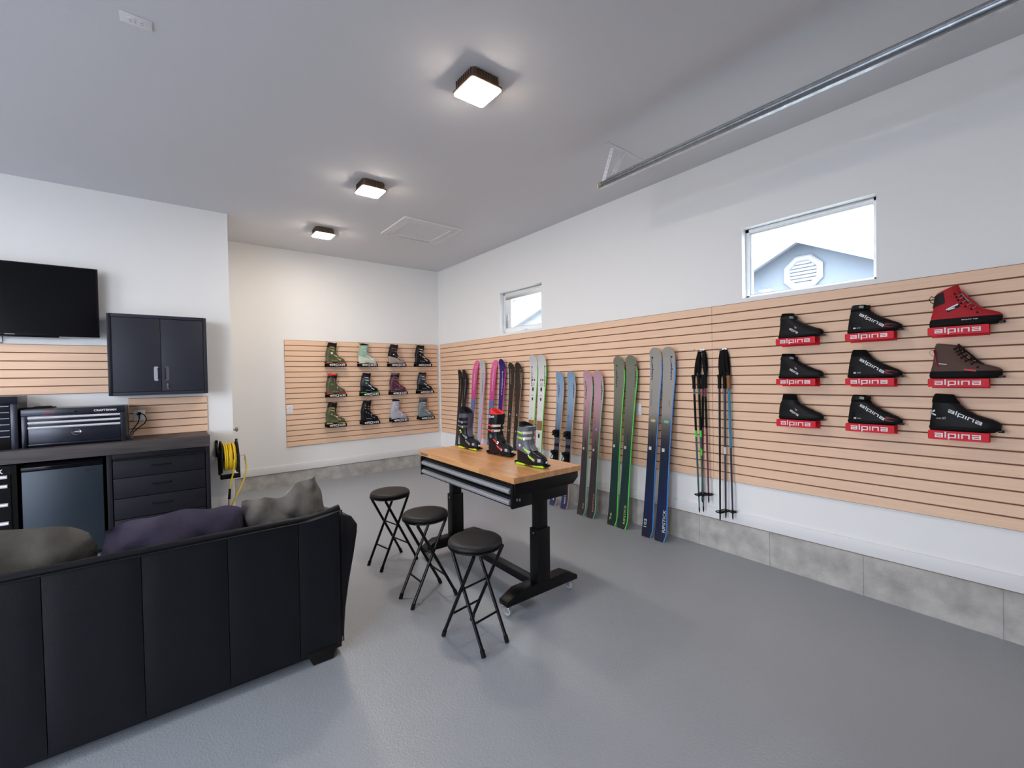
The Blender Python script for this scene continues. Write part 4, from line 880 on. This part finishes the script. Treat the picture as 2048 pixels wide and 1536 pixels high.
put('leftmost teal ski pole with neon band', g1, -4.802, -4.843, 1.484, 1.358, .403, .244, teal, -4.842, bands=[(1.31, .985, pbk), (.985, .925, neon_)], x=-.080)
put('second teal ski pole with neon stripe, right of the leftmost one', g1, -4.838, -4.870, 1.484, 1.359, .404, .253, teal, -4.848, bands=[(1.31, .985, pbk), (.985, .925, neon_), (.82, .76, neon_)], x=-.058, br=.03)
put('maroon ski pole crossing behind the teal poles', g1, -4.866, -4.846, 1.486, 1.359, .41, .33, maroon, None, bands=[(1.29, 1.01, pbk)], x=-.037)
put('maroon ski pole with white lettering, right of the left hook', g1, -4.900, -4.922, 1.486, 1.364, .42, .345, maroon, -4.887, bands=[(1.29, 1.01, pbk)], x=-.064, sw=.014, br=.038)
put('plain black ski pole, leftmost on the right hook', g2_, -5.036, -5.028, 1.484, 1.364, .290, .215, pblk, -5.046, x=-.075, sw=.016)
put('dark navy ski pole with pale marks, middle of the right hook', g2_, -5.070, -5.068, 1.486, 1.362, .306, .242, pnavy, -5.062, x=-.055, bands=[(.86, .80, wht)], sw=.012)
put('blue ski pole with brown cork grip', g2_, -5.106, -5.130, 1.474, 1.362, .312, .246, pnavy, -5.084, x=-.06, grip='cork', bands=[(1.355, .86, psky)], br=.03)
# ------------------------------------------------------------------ boots: stacks of horizontal foot-shaped slices
def lerp_row(P, z):
    if z <= P[0][0]: return P[0][1:]
    for r0, r1 in zip(P[:-1], P[1:]):
        if r0[0] <= z <= r1[0]:
            t = (z-r0[0])/max(1e-9, r1[0]-r0[0]); t = t*t*(3-2*t)*.35+t*.65
            return tuple(a+(b-a)*t for a, b in zip(r0[1:], r1[1:]))
    return P[-1][1:]
def slice_ring(P, z, off=0.0, n=32, tilt=0.0, zshift=0.0):
    """slice at height z; P rows are (z, heel, toe, half width); tilt lifts the front of the slice"""
    a, b, w_ = lerp_row(P, z); a -= off; b += off; w_ += off; L = b-a; c = (a+b)/2; long_ = max(0, min(1, (L-.12)/.12)); o = []
    for k in range(n):
        t = 2*pi*k/n; ct, st = cos(t), sin(t); e = .82
        x = c+L/2*math.copysign(abs(ct)**e, ct); u = (x-a)/L
        prof = 1-long_*(.24*(1-min(1, u/.62))+.10*max(0, (.55-abs(u-.40))*1.0)*(1 if abs(u-.40) < .2 else 0)*.5)
        y = w_*math.copysign(abs(st)**e, st)*prof
        o.append((x, y, z+zshift+tilt*(x-c)))
    return o
def slices(P, z0, z1, off=0.0, k=10, tilt=(0, 0), n=32):
    mb = MB(); mb.loft([slice_ring(P, z0+(z1-z0)*i/k, off, n, tilt[0]+(tilt[1]-tilt[0])*i/k) for i in range(k+1)]); return mb
def collar(P, z0, z1, off, inner, depth, tilt=(0, 0), k=4, n=32):
    """open cuff: goes up outside, over the rim and down inside"""
    rings = [slice_ring(P, z0+(z1-z0)*i/k, off, n, tilt[0]+(tilt[1]-tilt[0])*i/k) for i in range(k+1)]
    rings.append(slice_ring(P, z1, off-inner*.5, n, tilt[1], .004)); rings.append(slice_ring(P, z1, off-inner, n, tilt[1], -.002)); rings.append(slice_ring(P, z1, off-inner-.002, n, tilt[1], -depth))
    return MB().loft(rings)
def side_hit(bvh, x, z, side=-1):
    h = bvh.ray_cast(V((x, side*.3, z)), V((0, -side, 0))); return h[0] if h[0] is not None else V((x, side*.04, z))
def part_band(P, z0, z1, o_in, o_out, keep, tilt=0.0, n=40):
    """strip of strap or padding round part of a boot; keep(cos, sin) picks the stretch"""
    idx = [k for k in range(-n//2, n//2) if keep(cos(2*pi*k/n), sin(2*pi*k/n))]; R4 = [slice_ring(P, z, o, n, tilt) for z, o in ((z0, o_in), (z0, o_out), (z1, o_out), (z1, o_in))]
    if idx[0] == -n//2: idx = [k % n for k in range(n) if keep(cos(2*pi*k/n), sin(2*pi*k/n))]
    return MB().loft([[R4[j][k % n] for j in range(4)] for k in idx])
def plate_on(bvh, x, z, w_, h, ang, t=.004, side=-1, nx=3):
    """small plate following the side of a boot: buckle, logo backing"""
    mb = MB(); pts = []; ca, sa = cos(ang), sin(ang)
    for j in (0, 1):
        for i in range(nx+1):
            u = (i/nx-.5)*w_; v = (j-.5)*h; p = side_hit(bvh, x+u*ca-v*sa, z+u*sa+v*ca, side); pts.append(p)
    k = nx+1; out = [p+V((0, side*t, 0)) for p in pts]; n2 = 2*k
    fs = [(i, i+1, k+i+1, k+i) for i in range(nx)]; fs += [tuple(n2+i for i in f)[::-1] for f in fs]
    ed = list(range(k))+list(range(2*k-1, k-1, -1)); fs += [(ed[i], ed[(i+1) % len(ed)], n2+ed[(i+1) % len(ed)], n2+ed[i]) for i in range(len(ed))]
    return mb.add([tuple(p) for p in pts+out], fs)
mat('boot_black', rgb(20, 20, 22), .5, bump=.1, bscale=300); mat('boot_sole', rgb(15, 15, 16), .7); mat('boot_lining', rgb(12, 12, 13), .95)
mat('lettering_white', rgb(228, 228, 230), .5); mat('bracket_red', rgb(216, 18, 38), .5, spec=.3); mat('boot_red', rgb(172, 14, 30), .7, bump=.15, bscale=400); mat('boot_brown', rgb(84, 60, 52), .75, bump=.15, bscale=300)
mat('lace_grey', rgb(150, 148, 144), .8); mat('accent_red', rgb(200, 26, 40), .5); mat('bracket_black', rgb(14, 14, 15), .35)
ALP = stroke2d('alpina', th=.28, wide=1.35, gap=.5, n=8); ROX = stroke2d('*ROXA', th=.26, wide=1.5, gap=.42, n=4); ROXB = stroke2d('ROXA', th=.28, wide=1.5, gap=.42, n=6)

# ------------------------------------------------------------------ cross-country boots on red brackets (right wall)
XC = {
 'low':   [(0, .000, .262, .036), (.012, -.003, .285, .042), (.030, -.002, .292, .042), (.045, .000, .285, .039), (.060, .003, .240, .037), (.080, .006, .195, .036), (.105, .008, .150, .035), (.125, .012, .120, .034), (.145, .018, .108, .032), (.163, .022, .102, .031)],
 'sock':  [(0, .000, .262, .036), (.012, -.004, .285, .042), (.030, -.006, .290, .043), (.045, -.006, .280, .040), (.062, -.004, .235, .038), (.085, .000, .185, .036), (.110, .008, .140, .034), (.130, .020, .122, .032), (.150, .025, .115, .031), (.165, .028, .112, .031)],
 'race':  [(0, .000, .255, .036), (.012, -.002, .282, .042), (.030, -.002, .290, .042), (.045, .000, .270, .040), (.065, .003, .225, .038), (.085, .006, .185, .036), (.110, .012, .145, .035), (.130, .018, .122, .034), (.148, .024, .108, .032), (.160, .028, .102, .031)],
 'hike':  [(0, .000, .280, .040), (.020, -.002, .300, .046), (.045, .002, .300, .045), (.058, .006, .262, .042), (.075, .010, .205, .040), (.100, .014, .160, .039), (.125, .018, .140, .037), (.150, .022, .128, .036), (.166, .028, .122, .034)],
 'xt':    [(0, -.002, .270, .040), (.018, -.005, .296, .046), (.040, -.004, .300, .045), (.055, .000, .270, .042), (.075, .002, .200, .040), (.100, .006, .155, .038), (.125, .008, .128, .037), (.145, .012, .112, .035), (.160, .020, .104, .033)],
}
def red_bracket(label, y0, y1, z0, z1):
    yc = (y0+y1)/2; r = thing('shoe_bracket', label, 'bracket', (-.02, yc, (z0+z1)/2), group='red shoe brackets'); h = (y1-y0)/2; hz = (z1-z0)/2
    MB().rbox(-.114, -.110, -h, h, -hz, hz, .006, 'x').build('sign_plate', MATS['bracket_red'], r)
    MB().box(-.110, -.004, -h+.004, h-.004, hz-.004, hz).build('shelf', MATS['bracket_red'], r)
    MB().box(-.004, -.0005, -h+.004, h-.004, -hz-.01, hz).build('wall_tongue', MATS['bracket_red'], r)
    put_text(ALP, (-.114, h-.03, -hz+.004), (0, -2*h+.062, 0), (0, 0, 2*hz-.008), .0012).build('lettering', MATS['lettering_white'], r)
    return r
def xc_boot(label, kind, y_heel, z, style, tiltz=0.0):
    P = XC[kind]; zsc = {'hike_red': 1.34, 'hike_brown': 1.22, 'xt': 1.34}.get(style, 1.17 if kind == 'race' else 1.13)
    root = thing('ski_shoe' if kind not in ('hike',) else 'touring_boot', label, 'boot', (-.081, y_heel, z), (0, tiltz, R(-90)), group='cross-country boots on the slat wall')
    root.scale = (1, 1, zsc)
    up_m = {'hike_red': 'boot_red', 'hike_brown': 'boot_brown'}.get(style, 'boot_black'); zt = P[-1][0]
    tl = (0, {'hike_red': .35, 'hike_brown': -.15, 'sock': -.12}.get(style, -.05))
    zs = .020 if 'hike' not in style else .028
    upper = MB(); kk = 14; rings = []
    for i in range(kk+1): zz = .012+(zt-.022-.012)*i/kk; rings.append(slice_ring(P, zz, 0, 36, tl[1]*max(0, i/kk-.4)))
    upper.loft(rings); bv = bvh_of(upper); upper.build('upper', MATS[up_m], root, ang=70)
    collar(P, zt-.035, zt, .0025, .010, .05, (tl[1]*.5, tl[1])).build('cuff', MATS[{'hike_red': 'boot_red', 'hike_brown': 'boot_brown'}.get(style, 'boot_lining')], root, ang=60)
    sole = MB().loft([slice_ring(P, z_, o_, 36) for z_, o_ in ((0, .001), (.004, .004), (zs*.6, .0045), (zs, .0015))]); sole.build('sole', MATS['boot_sole'], root, ang=50)
    toe = P[1][2]
    MB().box(toe-.012, toe+.012, -.020, .020, .002, .012).cyl((toe+.006, -.022, .006), .004, .044, 'y', 8).build('binding_bar', MATS['black_metal'], root, bevel=.001)
    def word(x, z_, L, h, ang, name='lettering', flat=ALP, m='lettering_white'):
        put_text(flat, (x, -.0, z_), V((cos(ang), 0, sin(ang)))*L, V((-sin(ang), 0, cos(ang)))*h, .0012, bv).build(name, MATS[m], root, smooth=False)
    if style in ('strap_s', 'sock_s'):
        word(.077, .054, .066, .020, R(-30)); plate_on(bv, .118, .074, .008, .006, R(-30), .001).build('red_mark', MATS['accent_red'], root); plate_on(bv, .124, .066, .014, .010, R(-30), .001).build('printed_badge', MATS['lace_grey'], root)
    if style in ('race', 'race_sock'):
        word(.066, .098, .150, .024, R(-31)); plate_on(bv, .042, .030, .014, .008, 0, .002).build('model_mark', MATS['lettering_white'], root); plate_on(bv, .066, .030, .022, .005, 0, .002).build('model_mark', MATS['lace_grey'], root)
        plate_on(bv, .235, .030, .06, .022, R(-12), .0012).build('red_toe_print', mat('dark_red_print', rgb(120, 24, 30), .5), root)
        plate_on(bv, .050, .045, .06, .045, R(4), .0008).build('heel_counter', mat('gloss_heel', rgb(20, 21, 26), .2), root)
    if style == 'xt':
        word(.078, .080, .150, .024, R(-21)); word(.056, .050, .016, .010, R(3), 'model_lettering', font2d('XT')); plate_on(bv, .040, .054, .022, .005, R(3), .001).build('model_mark', MATS['lace_grey'], root); plate_on(bv, .012, .085, .022, .008, R(25), .001).build('white_flash', MATS['lettering_white'], root); plate_on(bv, .014, .072, .026, .007, R(-20), .001).build('white_flash', MATS['lettering_white'], root)
    if style in ('strap_s', 'race'):
        z0 = zt-.038 if style == 'strap_s' else zt-.022
        slices(P, z0, z0+.022, .005, 2, (0, 0)).build('ankle_strap', MATS['boot_black'], root, ang=60)
        plate_on(bv, .098 if style == 'strap_s' else .085, z0+.011, .024, .014, R(-8), .008).build('strap_buckle', MATS['lace_grey'], root)
        MB().box(.105, .122, -.016, .016, z0+.002, z0+.020).build('strap_end', MATS['black_rubber'], root, bevel=.003)
    if style == 'race': MB().tube([(.135, -.005, .118), (.142, -.006, .112)], .004, 6).build('red_tab', MATS['accent_red'], root)
    if 'hike' in style:
        dark = style == 'hike_brown'
        slices(P, .026, .036, .0015, 3).build('rand', MATS['boot_sole'], root, ang=60)
        MB().loft([[(x_, y_, z_) for x_, y_, z_ in ring if True] for ring in [slice_ring(P, .012, .002, 30), slice_ring(P, .03, .004, 30)]]).build('sole_tread', MATS['boot_sole'], root)
        lc = MB(); pts = [(.225, .062), (.200, .078), (.176, .092), (.158, .108), (.146, .124), (.138, .138), (.131, .152)]
        for i, (x_, z_) in enumerate(pts):
            for s in (-1, 1):
                p = side_hit(bv, x_-.018, z_-.008, s); nx_ = pts[min(i+1, len(pts)-1)]
                lc.tube([p+V((0, s*.002, 0)), V((x_+.002, s*.012, z_+.006)), V((nx_[0]+.002, -s*.010, nx_[1]+.004))], .0022, 6)
        lc.build('laces', MATS['lace_grey' if not dark else 'black_rubber'], root)
        for i, (x_, z_) in enumerate(pts):
            p = side_hit(bv, x_-.020, z_-.009, -1); MB().sphere(p+V((0, -.001, 0)), .0055, 8).build('lace_hook', MATS['black_metal'], root)
        tg = []
        for i in range(7): t = i/6; tg.append([(.230-.105*t, -.016-.008*sin(pi*t), .062+.108*t), (.230-.105*t, .016+.008*sin(pi*t), .062+.108*t), (.224-.105*t, .016, .056+.108*t), (.224-.105*t, -.016, .056+.108*t)])
        MB().loft(tg).build('tongue', MATS['boot_black' if dark else 'boot_red'], root)
        lp = [(.020, 0, .138), (.004, 0, .146), (-.006, 0, .134), (.002, 0, .118), (.017, 0, .112)]; MB().tube(lp, .002, 6).build('pull_loop', MATS['lace_grey' if dark else 'boot_black'], root)
        if not dark:
            plate_on(bv, .105, .082, .06, .018, R(20), .0015).build('side_logo', MATS['boot_black'], root); plate_on(bv, .10, .086, .055, .006, R(22), .0028).build('side_logo_stroke', MATS['lettering_white'], root); plate_on(bv, .098, .078, .03, .005, R(12), .0028).build('side_logo_stroke', MATS['lettering_white'], root)
            part_band(P, .112, .160, .001, .006, lambda c, s_: c < -.1, .3).build('ankle_padding', MATS['boot_black'], root, ang=50)
            MB().tube([(.125, -.012, .155), (.150, -.016, .148), (.165, -.018, .128), (.172, -.018, .118)], .002, 6).tube([(.125, -.010, .150), (.145, -.016, .135), (.168, -.02, .105)], .002, 6).build('loose_laces', MATS['lace_grey'], root)
            slb = bvh_of(sole); put_text(ALP, (.14, 0, .022), V((.066, 0, 0)), V((0, 0, .009)), .0012, slb).build('sole_lettering', MATS['lettering_white'], root, smooth=False)
        else:
            plate_on(bv, .028, .10, .006, .09, R(10), .002).build('red_piping', MATS['accent_red'], root); plate_on(bv, .175, .040, .05, .008, R(-8), .003).build('red_piping', MATS['accent_red'], root); plate_on(bv, .058, .072, .036, .004, R(-8), .001).build('printed_badge', MATS['lettering_white'], root)
            MB().sphere((.142, -.026, .098), .006, 8).build('red_lace_button', MATS['accent_red'], root)
    return root
rows = [(1.7485, 1.700), (1.4435, 1.3945), (1.134, 1.081)]; cols = [(-5.505, -5.765), (-5.943, -6.203), (-6.363, -6.621)]
names = [['top', 'middle', 'bottom'], ['left', 'centre', 'right']]
spec = [[('low', 'strap_s', 'black nordic shoe with ankle strap, top left of the red brackets'), ('race', 'race', 'black racing shoe with ankle strap and big white lettering, top middle'), ('hike', 'hike_red', 'bright red touring boot with grey laces')],
        [('low', 'strap_s', 'black nordic shoe with ankle strap, in the middle of the left column'), ('race', 'race_sock', 'black racing shoe without strap, big white lettering, in the very middle'), ('hike', 'hike_brown', 'brown touring boot with red piping')],
        [('sock', 'sock_s', 'plain black nordic shoe with knit collar, bottom left'), ('race', 'race', 'black racing shoe with ankle strap and big white lettering, bottom middle'), ('xt', 'xt', 'tall black overboot with white flash, bottom right of the red brackets')]]
for i in range(3):
    for j in range(3):
        (z1, z0), (ya, yb) = rows[i], cols[j]; dz = -.006*(i == 2)*(j == 2)-.01*(j == 2)*(i > 0)*.7
        kd, stl, lb = spec[i][j]
        red_bracket('red lettered bracket in the %s row, %s column' % (names[0][i], names[1][j]), yb, ya, z0+dz, z1+dz)
        xc_boot(lb, kd, ya-.006, z1+dz+.0012, stl)

# ------------------------------------------------------------------ alpine ski boots
AL = [(0, .006, .262, .036), (.006, .002, .270, .040), (.030, -.002, .276, .046), (.055, -.002, .272, .048), (.070, -.001, .258, .047), (.085, .000, .226, .046), (.100, .001, .190, .045), (.120, .003, .160, .044), (.150, .008, .138, .045), (.190, .016, .134, .047), (.230, .026, .142, .050), (.265, .034, .150, .052), (.290, .040, .155, .052), (.32, .046, .158, .051)]
def alpine_boot(label, loc, rotz, shell, cuff, liner, sole, buckle, strap_m, group, height=.30, word=None, tongue=True, loop=True, buckles=(.05, .10, .185, .225), swoosh=None, strap_word=None, liner_tall=.03, name='ski_boot', shell2=None, lt=-.18, toe_mark=False, band_m=None):
    root = thing(name, label, 'boot', loc, (0, 0, rotz), group=group); P = AL; hc = height-.03
    for x0, x1, nm in ((.0, .095, 'heel_block'), (.165, .272, 'toe_block')):               # sole blocks with the arch between them
        m = MB(); w_ = .034; m.rbox(x0, x1, -w_, w_, 0, .014, .012, 'z'); m.build(nm, sole, root, bevel=.002)
    MB().box(.262, .284, -.030, .030, .006, .020).build('toe_lug', MATS['boot_sole'], root, bevel=.004)
    MB().box(-.014, .006, -.028, .028, .006, .024).build('heel_lug', MATS['boot_sole'], root, bevel=.004)
    lo = MB().loft([slice_ring(P, z_, 0, 36) for z_ in (.012, .02, .03, .045, .06, .075, .09, .105, .12, .14, .155)]); bl = bvh_of(lo); lo.build('lower_shell', shell, root, ang=60)
    tl = (.05, .16)
    cu = MB().loft([slice_ring(P, .095+(hc-.095)*i/8, .005+.002*sin(pi*i/8), 36, tl[0]*(i/8)-.25*(1-i/8)) for i in range(9)]); bc = bvh_of(cu); cu.build('cuff', cuff, root, ang=60)
    collar(P, hc-.03, hc+liner_tall, -.001, .013, .12, (.1, lt)).build('liner', liner, root, ang=60)
    if tongue:
        tg = []
        for i in range(8): t = i/7; z_ = .11+(hc+(liner_tall+.008 if lt > -.3 else -.012)-.11)*t; b = lerp_row(P, min(z_, .32))[1]; tg.append([(b+.007, -.024, z_), (b+.014, 0, z_+.002), (b+.007, .024, z_), (b-.012, .026, z_), (b-.014, 0, z_), (b-.012, -.026, z_)])
        MB().loft(tg).build('tongue', shell2 or cuff, root, ang=60)
    slices(P, hc-.028, hc+.008, .0085, 2, (.05, .02)).build('power_strap', strap_m, root, ang=60)
    for k, zb in enumerate(buckles):
        on = bl if zb < .13 else bc; xb = {0: .175, 1: .128}.get(k, .09) if zb < .13 else .085
        ang = R(-28) if zb < .13 else R(-10)
        b = plate_on(on, xb, zb+.012, .044, .011, ang, .008).build('buckle', buckle, root)
        plate_on(on, xb+.022*cos(ang), zb+.012+.022*sin(ang), .020, .018, ang, .0055).build('buckle_ladder', MATS['chrome'], b)
        p = side_hit(on, xb-.03*cos(ang), zb+.012-.03*sin(ang), -1); MB().sphere(p+V((0, -.003, 0)), .006, 8).build('rivet', MATS['chrome'], b)
        if zb > .13: part_band(P, zb+.002, zb+.020, .004, .0115, lambda c, s_: c > .05, .02).build('buckle_strap', band_m or strap_m, root, ang=50)
    if loop: MB().tube([(.055, 0, hc+liner_tall-.01), (.028, -.004, hc+liner_tall+.018), (.012, 0, hc+liner_tall+.022), (.018, .004, hc+liner_tall+.004), (.045, 0, hc+liner_tall-.018)], .0026, 6).build('pull_loop', MATS['boot_black'], root)
    if word: put_text(font2d('elan' if word == 'e' else 'ROXA'), (.075, 0, .036), V((.085, 0, -.006)), V((.001, 0, .013)), .0012, bl).build('lettering', mat('lettering_silver', rgb(176, 178, 182), .4), root, smooth=False)
    if swoosh: plate_on(bc, .075, .150, .03, .03, R(20), .002).build('cuff_pivot', swoosh, root)
    if strap_word:
        bs = bvh_of(slices(P, hc-.028, hc+.008, .0085, 2, (.05, .02))); put_text(ROXB, (.052, 0, hc-.02), V((.075, 0, 0)), V((0, 0, .018)), .0012, bs).build('strap_lettering', MATS['lettering_white'], root, smooth=False)
    if toe_mark: MB().box(.277, .2795, -.014, .014, .032, .046).build('toe_label', MATS['lettering_white'], root, bevel=.001); plate_on(bl, .235, .050, .022, .022, 0, .001).build('toe_badge', mat('badge_silver', rgb(150, 152, 158), .3), root)
    p = side_hit(bc, .070, .145, -1); MB().cyl((p.x, p.y-.004, p.z), .010, .006, 'y', 14).build('cuff_hinge', MATS['chrome'], root)
    return root
C = lambda n, c, r=.42: mat('boot_'+n, c, r, coat=.06)
olive, sage, taupe, jet, plum, slate, silver, bluegrey = C('olive', rgb(78, 84, 50)), C('sage', rgb(150, 182, 164)), C('taupe', rgb(160, 146, 136)), C('jet', rgb(20, 20, 23)), C('plum', rgb(84, 36, 58)), C('slate', rgb(40, 46, 60)), C('silver', rgb(172, 172, 184)), C('bluegrey', rgb(112, 124, 128))
cream, gold, orange_, redl, green_, white_b = C('cream', rgb(206, 214, 194)), C('gold', rgb(214, 176, 70), .3), C('orange', rgb(214, 84, 36), .5), C('redliner', rgb(226, 44, 40), .8), C('greenacc', rgb(56, 176, 72), .5), C('whitebk', rgb(214, 214, 216), .4)
lin_b, lin_g = C('linerblack', rgb(20, 18, 18), .9), C('linergrey', rgb(92, 92, 92), .9); brownb = C('brownbk', rgb(92, 56, 44), .5); pinkb = C('pinkbk', rgb(150, 80, 104), .4)
def black_bracket(label, x0, z1):
    r = thing('boot_bracket', label, 'bracket', (x0+.145, -.02, z1), group='black boot brackets')
    MB().rbox(-.145, .145, -.114, -.110, -.048, -.002, .004, 'y').build('sign_plate', MATS['bracket_black'], r)
    MB().box(-.143, .143, -.110, -.004, -.006, -.002).build('shelf', MATS['bracket_black'], r)
    MB().box(-.143, .143, -.004, -.0005, -.05, -.002).build('wall_tongue', MATS['bracket_black'], r)
    put_text(ROX, (-.105, -.114, -.042), (.225, 0, 0), (0, 0, .034), .0012).build('lettering', mat('lettering_pale', rgb(232, 233, 236), .5), r)
bx0 = [[-1.945, -1.462, -.978, -.508], [-1.950, -1.440, -.966, -.481], [-1.963, -1.445, -.963, -.474]]; bz = [1.748, 1.290, .848]
GB = 'ski boots on the back slat wall'
sp = [[('olive ski boot with gold buckles and orange sole, top left', olive, olive, lin_b, orange_, gold, jet, dict(swoosh=white_b)), ('pale sage green ski boot with cream lower shell', cream, sage, lin_b, cream, white_b, sage, {}), ('taupe ski boot with black cuff and tongue', taupe, jet, lin_b, taupe, brownb, jet, dict(loop=False)), ('black ski boot with white buckles, top right', jet, jet, lin_b, jet, white_b, jet, {})],
      [('olive ski boot with red liner and red sole', olive, olive, redl, redl, brownb, jet, {}), ('black ski boot with green accents and green sole', jet, slate, lin_b, green_, white_b, jet, dict(swoosh=green_, loop=False)), ('plum purple ski boot', plum, plum, lin_g, lin_g, pinkb, jet, {}), ('dark slate ski boot with silver rivets, middle right', jet, slate, lin_b, lin_g, white_b, slate, dict(loop=False))],
      [('olive ski boot with black cuff strap and yellow sole, bottom left', olive, olive, lin_b, gold, gold, jet, {}), ('all black ski boot with black buckles', jet, jet, lin_b, jet, slate, jet, dict(loop=False)), ('silver lavender ski boot', silver, silver, lin_b, silver, white_b, silver, dict(loop=False)), ('blue grey ski boot with pale straps', bluegrey, bluegrey, lin_g, bluegrey, white_b, slate, {})]]
for i in range(3):
    for j in range(4):
        lb, sh, cf, ln, so, bk, stp, kw = sp[i][j]
        black_bracket('black lettered bracket holding the '+lb.split(',')[0].split(' with ')[0]+' in the %s row' % ('top', 'middle', 'bottom')[i], bx0[i][j], bz[i])
        alpine_boot(lb, (bx0[i][j]+.003, -.080, bz[i]-.0012), 0, sh, cf, ln, so, bk, stp, GB, height=.30 if i < 2 else .31, word='r', **kw)
# ------------------------------------------------------------------ three boots on the workbench
ZB = .8680
GT = 'ski boots on the workbench'
lime, yel = C('lime', rgb(170, 226, 30), .5), C('yellowacc', rgb(200, 214, 50), .5); smoke = C('smoke', rgb(96, 98, 106)); violet = C('violetgrey', rgb(74, 72, 88)); ivory = C('ivory', rgb(214, 202, 188), .4)
for (lb, x, y, ang, kw, dct) in (
    ('black touring ski boot with grey straps and yellow details, left on the workbench', -1.743, -3.50, -86, (jet, jet, lin_b, yel, C('gunmetal', rgb(120, 122, 126), .3), violet), dict(height=.33, liner_tall=.04, swoosh=yel, shell2=violet, lt=-.5, toe_mark=True, band_m=violet)),
    ('black ski boot with bright red liner in the middle of the workbench', -1.712, -3.91, -84, (jet, jet, redl, jet, redl, jet), dict(height=.35, liner_tall=.03, strap_word=True, swoosh=smoke, shell2=jet, lt=-.45, toe_mark=True, band_m=ivory)),
    ('grey and black ski boot with lime buckles and lime sole, right on the workbench', -1.795, -4.39, -83, (jet, smoke, lin_b, lime, lime, smoke), dict(height=.30, liner_tall=.016, swoosh=smoke, loop=True, shell2=smoke, lt=-.42, toe_mark=True, band_m=ivory))):
    alpine_boot(lb, (x, y, ZB+SLOPE*(y-.12-TBY)), R(ang), *kw, GT, word=None, **dct).rotation_euler.x = 0
